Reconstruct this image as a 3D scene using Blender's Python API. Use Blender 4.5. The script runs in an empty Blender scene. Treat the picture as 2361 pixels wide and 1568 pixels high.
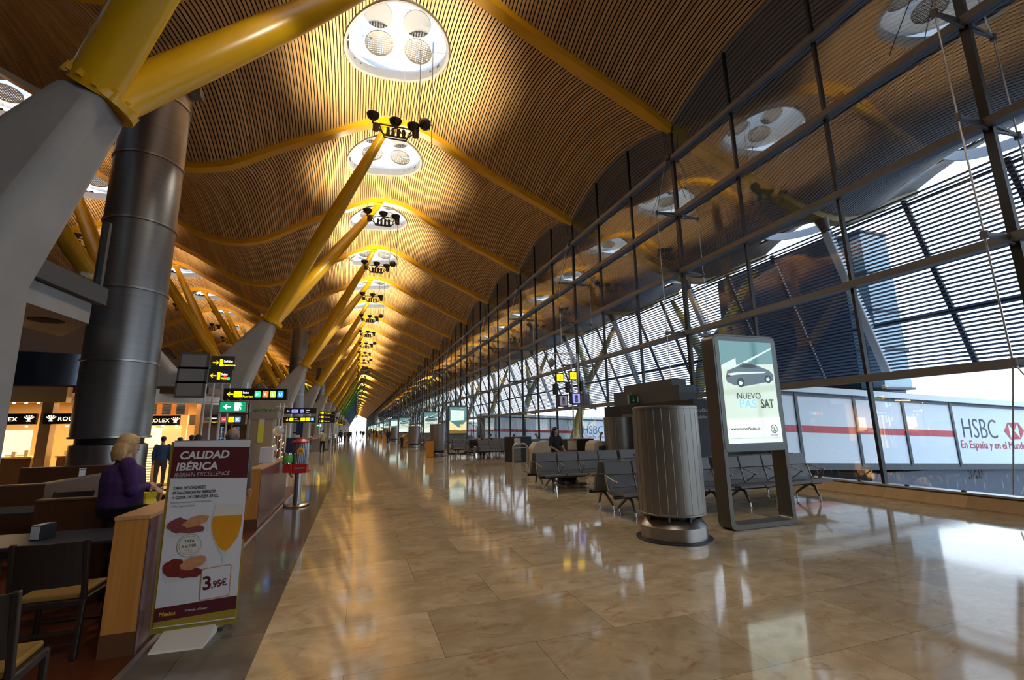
import bpy, bmesh, math, random
from mathutils import Vector, Matrix
PI = math.pi
random.seed(7)
scene = bpy.context.scene
COL = scene.collection
# ------------------------------------------------------------------ camera
H = 1.695
yaw, pitch, roll = .3287, .1881, .0183
_d = Vector((math.sin(yaw)*math.cos(pitch), math.cos(yaw)*math.cos(pitch), math.sin(pitch)))
_r = Vector((math.cos(yaw), -math.sin(yaw), 0)); _dn = _d.cross(_r)
_r2 = _r*math.cos(roll)+_dn*math.sin(roll); _dn2 = -_r*math.sin(roll)+_dn*math.cos(roll)
cd = bpy.data.cameras.new('camera'); cam = bpy.data.objects.new('camera', cd); COL.objects.link(cam)
cam.matrix_world = Matrix(((_r2.x, -_dn2.x, -_d.x, 0), (_r2.y, -_dn2.y, -_d.y, 0), (_r2.z, -_dn2.z, -_d.z, H), (0, 0, 0, 1)))
cd.sensor_width = 36; cd.lens = 36*1056.14/2361; cd.clip_start = .05; cd.clip_end = 2500
scene.camera = cam
# ------------------------------------------------------------------ world, exposure
W = bpy.data.worlds.new('sky'); scene.world = W; W.use_nodes = True
nt = W.node_tree; nt.nodes.clear()
wo = nt.nodes.new('ShaderNodeOutputWorld'); bg = nt.nodes.new('ShaderNodeBackground')
tc = nt.nodes.new('ShaderNodeTexCoord'); sp = nt.nodes.new('ShaderNodeSeparateXYZ'); cr = nt.nodes.new('ShaderNodeValToRGB')
nt.links.new(tc.outputs['Generated'], sp.inputs[0]); nt.links.new(sp.outputs['Z'], cr.inputs[0])
cr.color_ramp.elements[0].position = 0.0; cr.color_ramp.elements[0].color = (.92, .96, 1, 1)
cr.color_ramp.elements[1].position = .8; cr.color_ramp.elements[1].color = (.42, .66, 1, 1)
nt.links.new(cr.outputs[0], bg.inputs[0]); bg.inputs[1].default_value = 2.0
nt.links.new(bg.outputs[0], wo.inputs[0])
vs = scene.view_settings
vs.view_transform = 'Standard'; vs.look = 'None'; vs.gamma = 1; vs.use_curve_mapping = False; vs.exposure = 0.98
cy = scene.cycles
cy.use_denoising = True
cy.max_bounces = 6; cy.diffuse_bounces = 3; cy.glossy_bounces = 3; cy.transmission_bounces = 3; cy.transparent_max_bounces = 8
cy.caustics_reflective = False; cy.caustics_refractive = False
cy.sample_clamp_indirect = 4.0
# ------------------------------------------------------------------ key dimensions (metres)
XG = 11.53; Y0 = 4.60; D = 9.0
K0, K1 = -3, 57                      # bays, counted along the hall
def yb(k): return Y0+D*k
XC = 1.1                             # crest over the hall
XM = -7.95                           # trough line, the roof is mirrored about it
def mirx(x): return 2*XM-x
LAMP_W = 1200
# ------------------------------------------------------------------ materials
MATS = {}
def s2l(c): return tuple((v/12.92 if v <= .04045 else ((v+.055)/1.055)**2.4) for v in c)
def mat(name, col, rough=.6, metal=0., emit=0., bump=0., noise=0., nscale=6., spec=.5, coat=0., srgb=False, stretch=None):
    if name in MATS: return MATS[name]
    if srgb: col = s2l(col)
    m = bpy.data.materials.new(name); m.use_nodes = True; MATS[name] = m
    n = m.node_tree; b = n.nodes['Principled BSDF']
    b.inputs['Base Color'].default_value = (*col, 1); b.inputs['Roughness'].default_value = rough
    b.inputs['Metallic'].default_value = metal; b.inputs['Specular IOR Level'].default_value = spec
    if coat: b.inputs['Coat Weight'].default_value = coat; b.inputs['Coat Roughness'].default_value = .06
    if emit:
        b.inputs['Emission Color'].default_value = (*col, 1); b.inputs['Emission Strength'].default_value = emit*.62
    if noise or bump:
        t = n.nodes.new('ShaderNodeTexCoord'); mp = n.nodes.new('ShaderNodeMapping')
        n.links.new(t.outputs['Object'], mp.inputs[0])
        if stretch: mp.inputs['Scale'].default_value = stretch
        ns = n.nodes.new('ShaderNodeTexNoise'); ns.inputs['Scale'].default_value = nscale; ns.inputs['Detail'].default_value = 5
        n.links.new(mp.outputs[0], ns.inputs[0])
        if noise:
            mx = n.nodes.new('ShaderNodeMix'); mx.data_type = 'RGBA'
            mx.inputs[6].default_value = (*[c*(1-noise) for c in col], 1); mx.inputs[7].default_value = (*[min(1, c*(1+noise)) for c in col], 1)
            n.links.new(ns.outputs[0], mx.inputs[0]); n.links.new(mx.outputs[2], b.inputs['Base Color'])
            if emit: n.links.new(mx.outputs[2], b.inputs['Emission Color'])
        if bump:
            bp = n.nodes.new('ShaderNodeBump'); bp.inputs['Strength'].default_value = bump; bp.inputs['Distance'].default_value = .02
            n.links.new(ns.outputs[0], bp.inputs['Height']); n.links.new(bp.outputs[0], b.inputs['Normal'])
    return m
def nodes(m): return m.node_tree, m.node_tree.nodes['Principled BSDF']

# slatted timber: each slat panel carries its own tone in a face attribute
def slat_mat(name, ca, cb, rough=.55):
    m = mat(name, ca, rough); n, b = nodes(m)
    a = n.nodes.new('ShaderNodeAttribute'); a.attribute_name = 'tone'
    mx = n.nodes.new('ShaderNodeMix'); mx.data_type = 'RGBA'
    mx.inputs[6].default_value = (*ca, 1); mx.inputs[7].default_value = (*cb, 1)
    n.links.new(a.outputs['Fac'], mx.inputs[0]); n.links.new(mx.outputs[2], b.inputs['Base Color'])
    return m
M_SLAT = slat_mat('bamboo_slats', (.50, .29, .11), (.73, .475, .21))
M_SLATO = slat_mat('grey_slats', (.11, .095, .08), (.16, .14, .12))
M_BACK = mat('roof_backing', (.018, .014, .012), .9)
M_YEL = mat('yellow_paint', (.78, .44, .006), .32, noise=.05, nscale=.6)
M_BEAM = mat('ochre_paint', (.78, .41, .006), .30, noise=.06, nscale=.5)
M_CONC = mat('concrete', (.275, .27, .265), .75, bump=.15, noise=.3, nscale=.9)
M_STEEL = mat('brushed_steel', (.33, .32, .31), .33, 1., noise=.10, nscale=3, stretch=(30, 30, .6))
M_DSTEEL = mat('dark_steel', (.055, .055, .06), .45, .6)
M_RAIL = mat('rail_bronze_grey', (.15, .145, .14), .5, .2)
M_BLACK = mat('black_paint', (.008, .008, .009), .45)
M_ALU = mat('aluminium', (.55, .56, .58), .35, .9)
M_WHITE = mat('white_paint', (.75, .76, .77), .5)
M_WSTRUT = mat('white_steel', (.78, .82, .86), .45)
M_GREY = mat('grey_paint', (.18, .18, .18), .5)
M_DGREY = mat('dark_grey_paint', (.045, .047, .05), .5)
M_LOUV = mat('sunshade_blades', (.12, .18, .29), .5)
M_SEAT = mat('seat_grey', (.125, .13, .14), .42, noise=.08, nscale=8)
M_CHROME = mat('chrome', (.7, .7, .7), .12, 1.)
M_BRASS = mat('warm_polished_steel', (.55, .47, .36), .2, 1.)
M_LEGAL = mat('cast_aluminium', (.33, .30, .25), .35, .8)
M_CARD = mat('white_card', (.58, .58, .61), .6)
M_MAROON = mat('maroon_print', (.085, .008, .012), .5)
M_OLIVE = mat('olive_gold_print', (.30, .21, .018), .5)
M_INK = mat('black_ink', (.02, .018, .018), .6)
M_GINK = mat('grey_ink', (.30, .30, .32), .6)
M_RED = mat('red_paint', (.45, .012, .012), .35)
M_SKIN = mat('skin', (.52, .27, .18), .55)
M_SKIND = mat('tanned_skin', (.36, .17, .10), .55)

# glass sheet: mostly clear, mirrors at grazing angles
def glass_mat(name, tint, f0=.08, boost=1.0):
    m = bpy.data.materials.new(name); m.use_nodes = True; MATS[name] = m
    n = m.node_tree; n.nodes.clear(); N = n.nodes; L = n.links
    o = N.new('ShaderNodeOutputMaterial'); mx = N.new('ShaderNodeMixShader')
    tr = N.new('ShaderNodeBsdfTransparent'); gl = N.new('ShaderNodeBsdfGlossy')
    tr.inputs[0].default_value = (*tint, 1); gl.inputs['Roughness'].default_value = 0.0
    ge = N.new('ShaderNodeNewGeometry'); dt = N.new('ShaderNodeVectorMath'); dt.operation = 'DOT_PRODUCT'
    L.new(ge.outputs['Incoming'], dt.inputs[0]); L.new(ge.outputs['Normal'], dt.inputs[1])
    def M(op, a, b, clamp=False):
        q = N.new('ShaderNodeMath'); q.operation = op; q.use_clamp = clamp
        for i, v in enumerate((a, b)):
            if v is None: continue
            if isinstance(v, (int, float)): q.inputs[i].default_value = v
            else: L.new(v, q.inputs[i])
        return q.outputs[0]
    ab = M('ABSOLUTE', dt.outputs['Value'], None); inv = M('SUBTRACT', 1., ab); pw = M('POWER', inv, 5.)
    fr = M('ADD', M('MULTIPLY', pw, (1-f0)*boost), f0, True)
    L.new(fr, mx.inputs[0]); L.new(tr.outputs[0], mx.inputs[1]); L.new(gl.outputs[0], mx.inputs[2]); L.new(mx.outputs[0], o.inputs[0])
    return m
M_GLASS = glass_mat('curtain_wall_glass', (.86, .93, .97), .20, 1.3)
M_CLEAR = glass_mat('clear_glass', (.93, .96, .95), .05)

# polished stone floors
def stone(name, c1, c2, c3, vein, tile, rough, joint, offs=.5):
    m = mat(name, c1, rough); n, b = nodes(m); N = n.nodes; L = n.links
    t = N.new('ShaderNodeTexCoord')
    br = N.new('ShaderNodeTexBrick'); br.offset = offs; br.inputs['Scale'].default_value = 1
    br.inputs['Brick Width'].default_value = tile[0]; br.inputs['Row Height'].default_value = tile[1]
    br.inputs['Mortar Size'].default_value = .0022; br.inputs['Mortar Smooth'].default_value = .1
    br.inputs['Color1'].default_value = (0, 0, 0, 1); br.inputs['Color2'].default_value = (1, 1, 1, 1); br.inputs['Mortar'].default_value = (.5, .5, .5, 1)
    L.new(t.outputs['Object'], br.inputs['Vector'])
    # every tile shifts the veining so that the pattern breaks at the joints
    sc = N.new('ShaderNodeVectorMath'); sc.operation = 'SCALE'; sc.inputs['Scale'].default_value = 7.3
    L.new(br.outputs['Color'], sc.inputs[0])
    ad = N.new('ShaderNodeVectorMath'); ad.operation = 'ADD'; L.new(t.outputs['Object'], ad.inputs[0]); L.new(sc.outputs[0], ad.inputs[1])
    mp = N.new('ShaderNodeMapping'); mp.inputs['Scale'].default_value = (.8, 1.15, 1); L.new(ad.outputs[0], mp.inputs[0])
    n1 = N.new('ShaderNodeTexNoise'); n1.inputs['Scale'].default_value = 3.0; n1.inputs['Detail'].default_value = 8; n1.inputs['Roughness'].default_value = .62; n1.inputs['Distortion'].default_value = .6
    n2 = N.new('ShaderNodeTexNoise'); n2.inputs['Scale'].default_value = 3.1; n2.inputs['Detail'].default_value = 9; n2.inputs['Roughness'].default_value = .75; n2.inputs['Distortion'].default_value = 1.6
    L.new(mp.outputs[0], n1.inputs[0]); L.new(mp.outputs[0], n2.inputs[0])
    m1 = N.new('ShaderNodeMix'); m1.data_type = 'RGBA'; m1.inputs[6].default_value = (*c1, 1); m1.inputs[7].default_value = (*c2, 1)
    r1 = N.new('ShaderNodeMapRange'); r1.inputs[1].default_value = .33; r1.inputs[2].default_value = .68; L.new(n1.outputs[0], r1.inputs[0]); L.new(r1.outputs[0], m1.inputs[0])
    m2 = N.new('ShaderNodeMix'); m2.data_type = 'RGBA'; m2.inputs[7].default_value = (*c3, 1); L.new(m1.outputs[2], m2.inputs[6])
    r2 = N.new('ShaderNodeMapRange'); r2.inputs[1].default_value = .54; r2.inputs[2].default_value = .70; r2.inputs[4].default_value = vein
    L.new(n2.outputs[0], r2.inputs[0]); L.new(r2.outputs[0], m2.inputs[0])
    m3 = N.new('ShaderNodeMix'); m3.data_type = 'RGBA'; m3.blend_type = 'MULTIPLY'; m3.inputs[0].default_value = 1
    r3 = N.new('ShaderNodeMapRange'); r3.inputs[3].default_value = .80; r3.inputs[4].default_value = 1.08; L.new(br.outputs['Color'], r3.inputs[0])
    L.new(m2.outputs[2], m3.inputs[6]); L.new(r3.outputs[0], m3.inputs[7])
    m4 = N.new('ShaderNodeMix'); m4.data_type = 'RGBA'; m4.inputs[7].default_value = (*joint, 1); L.new(br.outputs['Fac'], m4.inputs[0]); L.new(m3.outputs[2], m4.inputs[6])
    L.new(m4.outputs[2], b.inputs['Base Color'])
    # slightly uneven polish
    nb = N.new('ShaderNodeTexNoise'); nb.inputs['Scale'].default_value = 1.3; nb.inputs['Detail'].default_value = 2; L.new(t.outputs['Object'], nb.inputs[0])
    bp = N.new('ShaderNodeBump'); bp.inputs['Strength'].default_value = .05; bp.inputs['Distance'].default_value = .02; L.new(nb.outputs[0], bp.inputs['Height']); L.new(bp.outputs[0], b.inputs['Normal'])
    return m
M_FLOOR = stone('cream_marble', (.43, .32, .185), (.62, .50, .325), (.34, .19, .08), .9, (1.45, .95), .07, (.16, .10, .05))
nodes(M_FLOOR)[1].inputs['IOR'].default_value = 1.6
M_FLOORD = stone('dark_marble', (.13, .11, .09), (.17, .15, .13), (.17, .12, .08), .5, (1.2, .8), .10, (.05, .04, .03))
M_CURB = stone('curb_stone', (.34, .22, .09), (.42, .28, .13), (.22, .12, .04), .4, (50., 1.5), .45, (.08, .05, .02))

def wood(name, c1, c2, rough=.35, scale=(40, 40, 1.2)):
    m = mat(name, c1, rough); n, b = nodes(m)
    t = n.nodes.new('ShaderNodeTexCoord'); mp = n.nodes.new('ShaderNodeMapping'); mp.inputs['Scale'].default_value = scale
    ns = n.nodes.new('ShaderNodeTexNoise'); ns.inputs['Scale'].default_value = 1; ns.inputs['Detail'].default_value = 4
    mx = n.nodes.new('ShaderNodeMix'); mx.data_type = 'RGBA'; mx.inputs[6].default_value = (*c1, 1); mx.inputs[7].default_value = (*c2, 1)
    n.links.new(t.outputs['Object'], mp.inputs[0]); n.links.new(mp.outputs[0], ns.inputs[0]); n.links.new(ns.outputs[0], mx.inputs[0])
    n.links.new(mx.outputs[2], b.inputs['Base Color']); return m
M_WOOD = wood('zebrano_veneer', (.36, .13, .022), (.60, .28, .07), .3)
M_WOODP = wood('plum_veneer', (.085, .035, .035), (.15, .075, .08), .25)
M_WOODT = wood('light_counter_top', (.42, .20, .07), (.55, .30, .13), .3)
M_DWOOD = wood('dark_stained_wood', (.016, .010, .008), (.03, .02, .014), .4)
M_BOARD = wood('red_brown_floorboards', (.07, .016, .007), (.15, .04, .013), .25, (.8, 14, 1))
# ------------------------------------------------------------------ mesh helpers
class MB:
    def __init__(s): s.v = []; s.f = []; s.m = []; s.t = []
    def add(s, vs, fs, mi=0, tone=0.):
        o = len(s.v); s.v += [tuple(p) for p in vs]
        for f in fs: s.f.append([i+o for i in f]); s.m.append(mi); s.t.append(tone)
        return s
    def box(s, x0, x1, y0, y1, z0, z1, mi=0):
        v = [(x, y, z) for x in (x0, x1) for y in (y0, y1) for z in (z0, z1)]
        return s.add(v, [(0, 1, 3, 2), (4, 6, 7, 5), (0, 4, 5, 1), (2, 3, 7, 6), (0, 2, 6, 4), (1, 5, 7, 3)], mi)
    def bar(s, a, b, w, h, up=(0, 0, 1), mi=0):
        a = Vector(a); b = Vector(b); d = (b-a).normalized(); r = d.cross(Vector(up))
        if r.length < 1e-4: r = d.cross(Vector((1, 0, 0)))
        r.normalize(); u = r.cross(d)
        v = []
        for p in (a, b):
            for sx, sy in ((-1, -1), (1, -1), (1, 1), (-1, 1)): v.append(p+r*(sx*w/2)+u*(sy*h/2))
        return s.add(v, [(0, 1, 2, 3), (7, 6, 5, 4), (0, 4, 5, 1), (1, 5, 6, 2), (2, 6, 7, 3), (3, 7, 4, 0)], mi)
    def tube(s, pts, r, n=12, cap=True, mi=0, squash=None):
        pts = [Vector(p) for p in pts]; k = len(pts); rs = r if isinstance(r, (list, tuple)) else [r]*k
        ref = None; V = []
        for i, p in enumerate(pts):
            d = (pts[min(i+1, k-1)]-pts[max(i-1, 0)]).normalized()
            if ref is None:
                ref = d.cross(Vector((0, 0, 1)))
                if ref.length < 1e-3: ref = Vector((1, 0, 0))
            ref = (ref-d*ref.dot(d)).normalized(); u = d.cross(ref)
            for j in range(n):
                a = 2*PI*j/n; V.append(p+(ref*math.cos(a)+u*math.sin(a)*(squash or 1))*rs[i])
        F = [(i*n+j, i*n+(j+1) % n, (i+1)*n+(j+1) % n, (i+1)*n+j) for i in range(k-1) for j in range(n)]
        if cap: F += [tuple(range(n))[::-1], tuple((k-1)*n+j for j in range(n))]
        return s.add(V, F, mi)
    def lathe(s, prof, c=(0, 0, 0), n=32, mi=0, cap=False):
        V = []; k = len(prof)
        for r, z in prof:
            for j in range(n): a = 2*PI*j/n; V.append((c[0]+r*math.cos(a), c[1]+r*math.sin(a), c[2]+z))
        F = [(i*n+j, i*n+(j+1) % n, (i+1)*n+(j+1) % n, (i+1)*n+j) for i in range(k-1) for j in range(n)]
        if cap: F += [tuple(range(n))[::-1], tuple((k-1)*n+j for j in range(n))]
        return s.add(V, F, mi)
    def prism(s, poly, ax, a, b, mi=0):
        def P(u, w, t):
            return {'x': (t, u, w), 'y': (u, t, w), 'z': (u, w, t)}[ax]
        n = len(poly); V = [P(u, w, a) for u, w in poly]+[P(u, w, b) for u, w in poly]
        F = [(i, (i+1) % n, n+(i+1) % n, n+i) for i in range(n)]+[tuple(range(n))[::-1], tuple(range(n, 2*n))]
        return s.add(V, F, mi)
    def ball(s, c, r, n=16, mi=0, sc=(1, 1, 1)):
        k = n//2; V = []; F = []
        for i in range(k+1):
            th = PI*i/k
            for j in range(n):
                a = 2*PI*j/n; V.append((c[0]+r*sc[0]*math.sin(th)*math.cos(a), c[1]+r*sc[1]*math.sin(th)*math.sin(a), c[2]+r*sc[2]*math.cos(th)))
        F = [(i*n+j, (i+1)*n+j, (i+1)*n+(j+1) % n, i*n+(j+1) % n) for i in range(k) for j in range(n)]
        return s.add(V, F, mi)
    def mesh(s, name, mats, smooth=None, tone=False):
        me = bpy.data.meshes.new(name); me.from_pydata(s.v, [], s.f)
        for m in (mats if isinstance(mats, (list, tuple)) else [mats]): me.materials.append(m)
        me.polygons.foreach_set('material_index', s.m)
        if tone:
            a = me.attributes.new('tone', 'FLOAT', 'FACE'); a.data.foreach_set('value', s.t)
        me.update()
        if not tone:
            bm = bmesh.new(); bm.from_mesh(me); bmesh.ops.recalc_face_normals(bm, faces=bm.faces); bm.to_mesh(me); bm.free()
        if smooth:
            me.polygons.foreach_set('use_smooth', [True]*len(me.polygons)); me.set_sharp_from_angle(angle=math.radians(smooth))
        me.update(); return me
    def build(s, name, mats, parent=None, smooth=None, tone=False, loc=None, rot=None):
        o = bpy.data.objects.new(name, s.mesh(name, mats, smooth, tone)); COL.objects.link(o)
        if parent: o.parent = parent
        if loc: o.location = loc
        if rot: o.rotation_euler = rot
        return o
def bevel(o, w, n=2):
    m = o.modifiers.new('b', 'BEVEL'); m.width = w; m.segments = n; m.limit_method = 'ANGLE'; return o
def tag(o, label=None, cat=None, group=None, kind=None):
    if label: o['label'] = label
    if cat: o['category'] = cat
    if group: o['group'] = group
    if kind: o['kind'] = kind
    return o
def empty(name, loc=(0, 0, 0), rz=0, label=None, cat=None, group=None, kind=None):
    o = bpy.data.objects.new(name, None); COL.objects.link(o); o.location = loc; o.rotation_euler = (0, 0, rz); o.empty_display_size = .1
    return tag(o, label, cat, group, kind)
def dup(root, loc=None, rz=None, label=None, group=None, parent=None):
    c = root.copy(); COL.objects.link(c)
    if parent: c.parent = parent
    if loc is not None: c.location = loc
    if rz is not None: c.rotation_euler = (0, 0, rz)
    if label: c['label'] = label
    if group: c['group'] = group
    for ch in list(root.children): dup(ch, parent=c)
    return c
ORD = ['first', 'second', 'third', 'fourth', 'fifth', 'sixth', 'seventh', 'eighth', 'ninth', 'tenth', 'eleventh', 'twelfth']
def txt(s, size, loc, m, parent=None, bold=0, rot=(PI/2, 0, 0), name='lettering', align='LEFT', sx=1., shear=0, ext=.001, sp=1.):
    c = bpy.data.curves.new(name, 'FONT'); c.body = s; c.size = size; c.offset = bold; c.align_x = align; c.shear = shear
    c.extrude = ext; c.resolution_u = 3; c.space_character = sp; c.materials.append(m)
    o = bpy.data.objects.new(name, c); COL.objects.link(o); o.location = loc; o.rotation_euler = rot; o.scale = (sx, 1, 1)
    if parent: o.parent = parent
    return o
# ------------------------------------------------------------------ roof profile
_P = [(-7.95, 13.45), (-6.0, 13.87), (-4.84, 14.6), (-3.5, 15.42), (-1.7, 16.35), (0, 17.3), (1.1, 17.6), (2.3, 17.5), (3.5, 17.1), (4.9, 16.35),
      (7.0, 15.3), (9.1, 14.4), (11.5, 13.3), (13.5, 12.45), (15.2, 11.8), (18.2, 10.75), (20.2, 10.5), (22, 10.9), (24, 11.9), (26, 12.7)]
def prof(x):
    if x < XM: x = mirx(x)
    if x >= _P[-1][0]: return _P[-1][1]
    for i in range(len(_P)-1):
        if _P[i][0] <= x <= _P[i+1][0]: break
    x0, z0 = _P[i]; x1, z1 = _P[i+1]; h = x1-x0
    def sl(j):
        if j == 0: return 0.
        if j == len(_P)-1: return .4
        return (_P[j+1][1]-_P[j-1][1])/(_P[j+1][0]-_P[j-1][0])
    t = (x-x0)/h; m0, m1 = sl(i)*h, sl(i+1)*h
    return (2*t**3-3*t*t+1)*z0+(t**3-2*t*t+t)*m0+(-2*t**3+3*t*t)*z1+(t**3-t*t)*m1
def vault(x, t, up=0.): return prof(x)+.12+1.05*4*t*(1-t)+up
def xs_by_arc(a, b, step):
    out = [a]; x = a
    while x < b:
        s = (prof(x+.01)-prof(x-.01))/.02; x += step/math.sqrt(1+s*s); out.append(x)
    return out
HOLES = [(XC, 2.2), (mirx(XC), 2.2), (23.6, 2.0)]
def spans(x):
    """stretches of a slat along y (0..D) left standing around the round openings"""
    for cx, r in HOLES:
        if abs(x-cx) < r:
            h = math.sqrt(r*r-(x-cx)**2); return [(.2, D/2-h), (D/2+h, D-.2)]
    return [(.2, D-.2)]
def slat_mesh(a, b, step, width, up, depth, mt, seg=10, name='ceiling'):
    mb = MB(); xs = xs_by_arc(a, b, step)
    for x in xs[:-1]:
        s = (prof(x+.02)-prof(x-.02))/.04; cs = 1/math.sqrt(1+s*s); hx = width/2*cs; hz = width/2*cs*s
        nx, nz = -s*cs*depth, cs*depth
        for (u, w) in spans(x):
            n = max(2, round(seg*(w-u)/D)); pr = None; tone = random.random()
            brk = random.randint(2, 5)
            for i in range(n+1):
                y = u+(w-u)*i/n; z = vault(x, y/D, up)
                cur = [(x-hx, y, z-hz), (x+hx, y, z+hz), (x+hx+nx, y, z+hz+nz), (x-hx+nx, y, z-hz+nz)]
                if pr:
                    if i % brk == 0: tone = random.random()
                    if depth: mb.add(pr+cur, [(0, 1, 5, 4), (1, 2, 6, 5), (3, 0, 4, 7)], 0, tone)
                    else: mb.add(pr[:2]+cur[:2], [(0, 1, 3, 2)], 0, tone)
                pr = cur
    return mb.mesh(name, mt, tone=True)
me_in = slat_mesh(mirx(XG), XG-.02, .142, .098, 0, .03, M_SLAT)
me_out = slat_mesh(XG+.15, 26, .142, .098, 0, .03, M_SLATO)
me_back = slat_mesh(mirx(XG), 26, .3, .36, .16, 0, M_BACK, seg=8)
def struct(name, me, loc=(0, 0, 0), parent=None):
    o = bpy.data.objects.new(name, me); COL.objects.link(o); o.location = loc
    if parent: o.parent = parent
    else: o['kind'] = 'structure'
    return o
for k in range(K0, K1):
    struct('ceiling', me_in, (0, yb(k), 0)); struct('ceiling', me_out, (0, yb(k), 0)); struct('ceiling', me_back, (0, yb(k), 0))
# roof beams
def beam_mesh(a, b, w, mt, dep=.42):
    mb = MB(); n = 60; V = []
    for i in range(n+1):
        x = a+(b-a)*i/n; z = prof(x)-.06
        tp = min(1, (b-x)/1.2+.35) if b < 12 else 1
        V += [(x, -w/2*tp, z), (x, w/2*tp, z), (x, w/2, z+dep), (x, -w/2, z+dep)]
    F = [tuple(i*4+j for j in q) for i in range(n) for q in ((0, 1, 5, 4), (1, 2, 6, 5), (2, 3, 7, 6), (3, 0, 4, 7))]+[(0, 3, 2, 1), (n*4, n*4+1, n*4+2, n*4+3)]
    mb.add(V, F); return mb.mesh('roof_beam', mt, smooth=40)
bm_in = beam_mesh(mirx(XG)+.1, XG-.02, .47, M_BEAM); bm_out = beam_mesh(XG+.02, 26, .45, mat('ochre_paint_shaded', (.22, .14, .012), .5))  # outer beams share the ochre paint; their dimmer light is darkened into the colour
def nth(k, base, far):
    """k-th repeat counted away from the camera"""
    return base % ORD[k] if 0 <= k < 12 else far
for k in range(K0, K1+1):
    o = struct('roof_beam', bm_in, (0, yb(k), 0)); del o['kind']
    j = k-1
    tag(o, nth(j, 'ochre curved roof beam across the slatted ceiling, %s in view from the camera', 'distant ochre roof beam in the row shrinking towards the far end') if j >= 0
        else 'ochre roof beam across the ceiling behind or above the camera', 'beam', 'curved roof beams inside the hall')
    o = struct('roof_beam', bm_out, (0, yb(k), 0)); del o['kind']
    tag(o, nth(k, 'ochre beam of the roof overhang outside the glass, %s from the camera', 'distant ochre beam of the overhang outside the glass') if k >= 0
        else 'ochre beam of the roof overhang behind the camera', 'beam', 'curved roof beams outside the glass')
# ------------------------------------------------------------------ floor, curb, far ground
FY0, FY1 = yb(K0), yb(K1)
mb = MB(); mb.box(-.65, XG-.30, FY0, FY1, -.3, 0); mb.box(mirx(XG), -.65, 16.4, FY1, -.3, 0); o = mb.build('floor', M_FLOOR); tag(o, kind='structure')
mb = MB(); mb.box(-1.50, -.65, FY0, 16.4, -.3, 0); o = mb.build('floor', M_FLOORD); tag(o, kind='structure')
mb = MB(); mb.box(mirx(XG), -1.53, FY0, 16.4, -.3, .0); o = mb.build('floor', M_BOARD); tag(o, kind='structure')
mb = MB(); mb.box(-1.535, -1.495, FY0, 16.4, -.3, .006); o = mb.build('trim_1', M_ALU); tag(o, kind='structure')
mb = MB(); mb.prism([(XG-.36, -.3), (XG-.32, .02), (XG-.12, .25), (XG+.25, .25), (XG+.25, -.3)], 'y', FY0, FY1); o = mb.build('baseboard_right', M_CURB); tag(o, kind='structure')
mb = MB(); mb.box(XG-.30, XG+.06, FY0, FY1, -.295, .0); 
mb = MB(); mb.box(XG-.17, XG+.1, FY0, FY1, .25, .285); o = mb.build('trim_2', M_ALU); tag(o, kind='structure')
M_APRON = mat('apron_concrete', (.16, .19, .23), .8, noise=.12, nscale=.2)
mb = MB(); mb.box(XG+.3, 700, -200, 1200, -5.2, -5); mb.box(-700, mirx(XG)-.3, -200, 1200, -5.2, -5); mb.box(mirx(XG)-.3, XG+.3, FY1+.5, 1200, -5.2, -5)
o = mb.build('ground', M_APRON); tag(o, kind='structure')
mb = MB(); mb.box(XG+.0, XG+.28, FY0, FY1, -5, -.02); mb.box(mirx(XG), XG, FY1, FY1+.3, -5, -.01); o = mb.build('wall_base', M_CONC); tag(o, kind='structure')
mb = MB(); mb.box(mirx(XG), XG, FY0-.3, FY0, 0, 19); o = mb.build('wall_light_block', M_DGREY); tag(o, kind='structure')  # added unseen wall, stops light from behind the camera where the hall runs on
# left side of the hall: solid lower wall, glass strip above
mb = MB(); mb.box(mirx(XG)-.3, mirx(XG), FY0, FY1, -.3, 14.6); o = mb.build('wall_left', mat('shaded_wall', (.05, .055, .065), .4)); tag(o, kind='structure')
# ------------------------------------------------------------------ curtain wall bays
ZR = [.29, 2.68, 4.99, 7.36, 9.68, 12.03]
def window_bay():
    root = empty('window_1', kind='structure')
    n = 24; top = [vault(XG-.1, min(max(i/n, .02), .98), -.02) for i in range(n+1)]
    mb = MB(); mb.add([(XG, 0, .27), (XG, D, .27)]+[(XG, D*i/n, top[i]) for i in range(n, -1, -1)], [tuple(range(n+3))]); mb.build('glass', M_GLASS, root)
    mb = MB(); mb.tube([(XG, D*i/n, top[i]-.02) for i in range(n+1)], .07, 8); mb.build('arch_frame', M_GREY, root, 50)
    for z in ZR[1:]:
        mb = MB(); mb.box(XG-.19, XG-.03, 0, D, z-.085, z+.085); mb.box(XG+.02, XG+.10, 0, D, z-.06, z+.06); mb.build('rail', M_RAIL, root)
    for j in (1, 2):
        y = j*D/3; mb = MB(); mb.box(XG-.055, XG+.055, y-.035, y+.035, .285, vault(XG, j/3)-.05); mb.build('mullion', M_BLACK, root)
    mb = MB()
    for j in range(9): mb.lathe([(.045, 0), (.045, .02), (.02, .035)], (XG-.09, .5+j, .285), 8, cap=True)
    mb.build('sill_bolts', M_DSTEEL, root)
    return root
w1 = window_bay(); w1.location = (0, yb(K0), 0)
for k in range(K0+1, K1): o = dup(w1, (0, yb(k), 0)); o.name = 'window_%d' % (k-K0+1)
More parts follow.
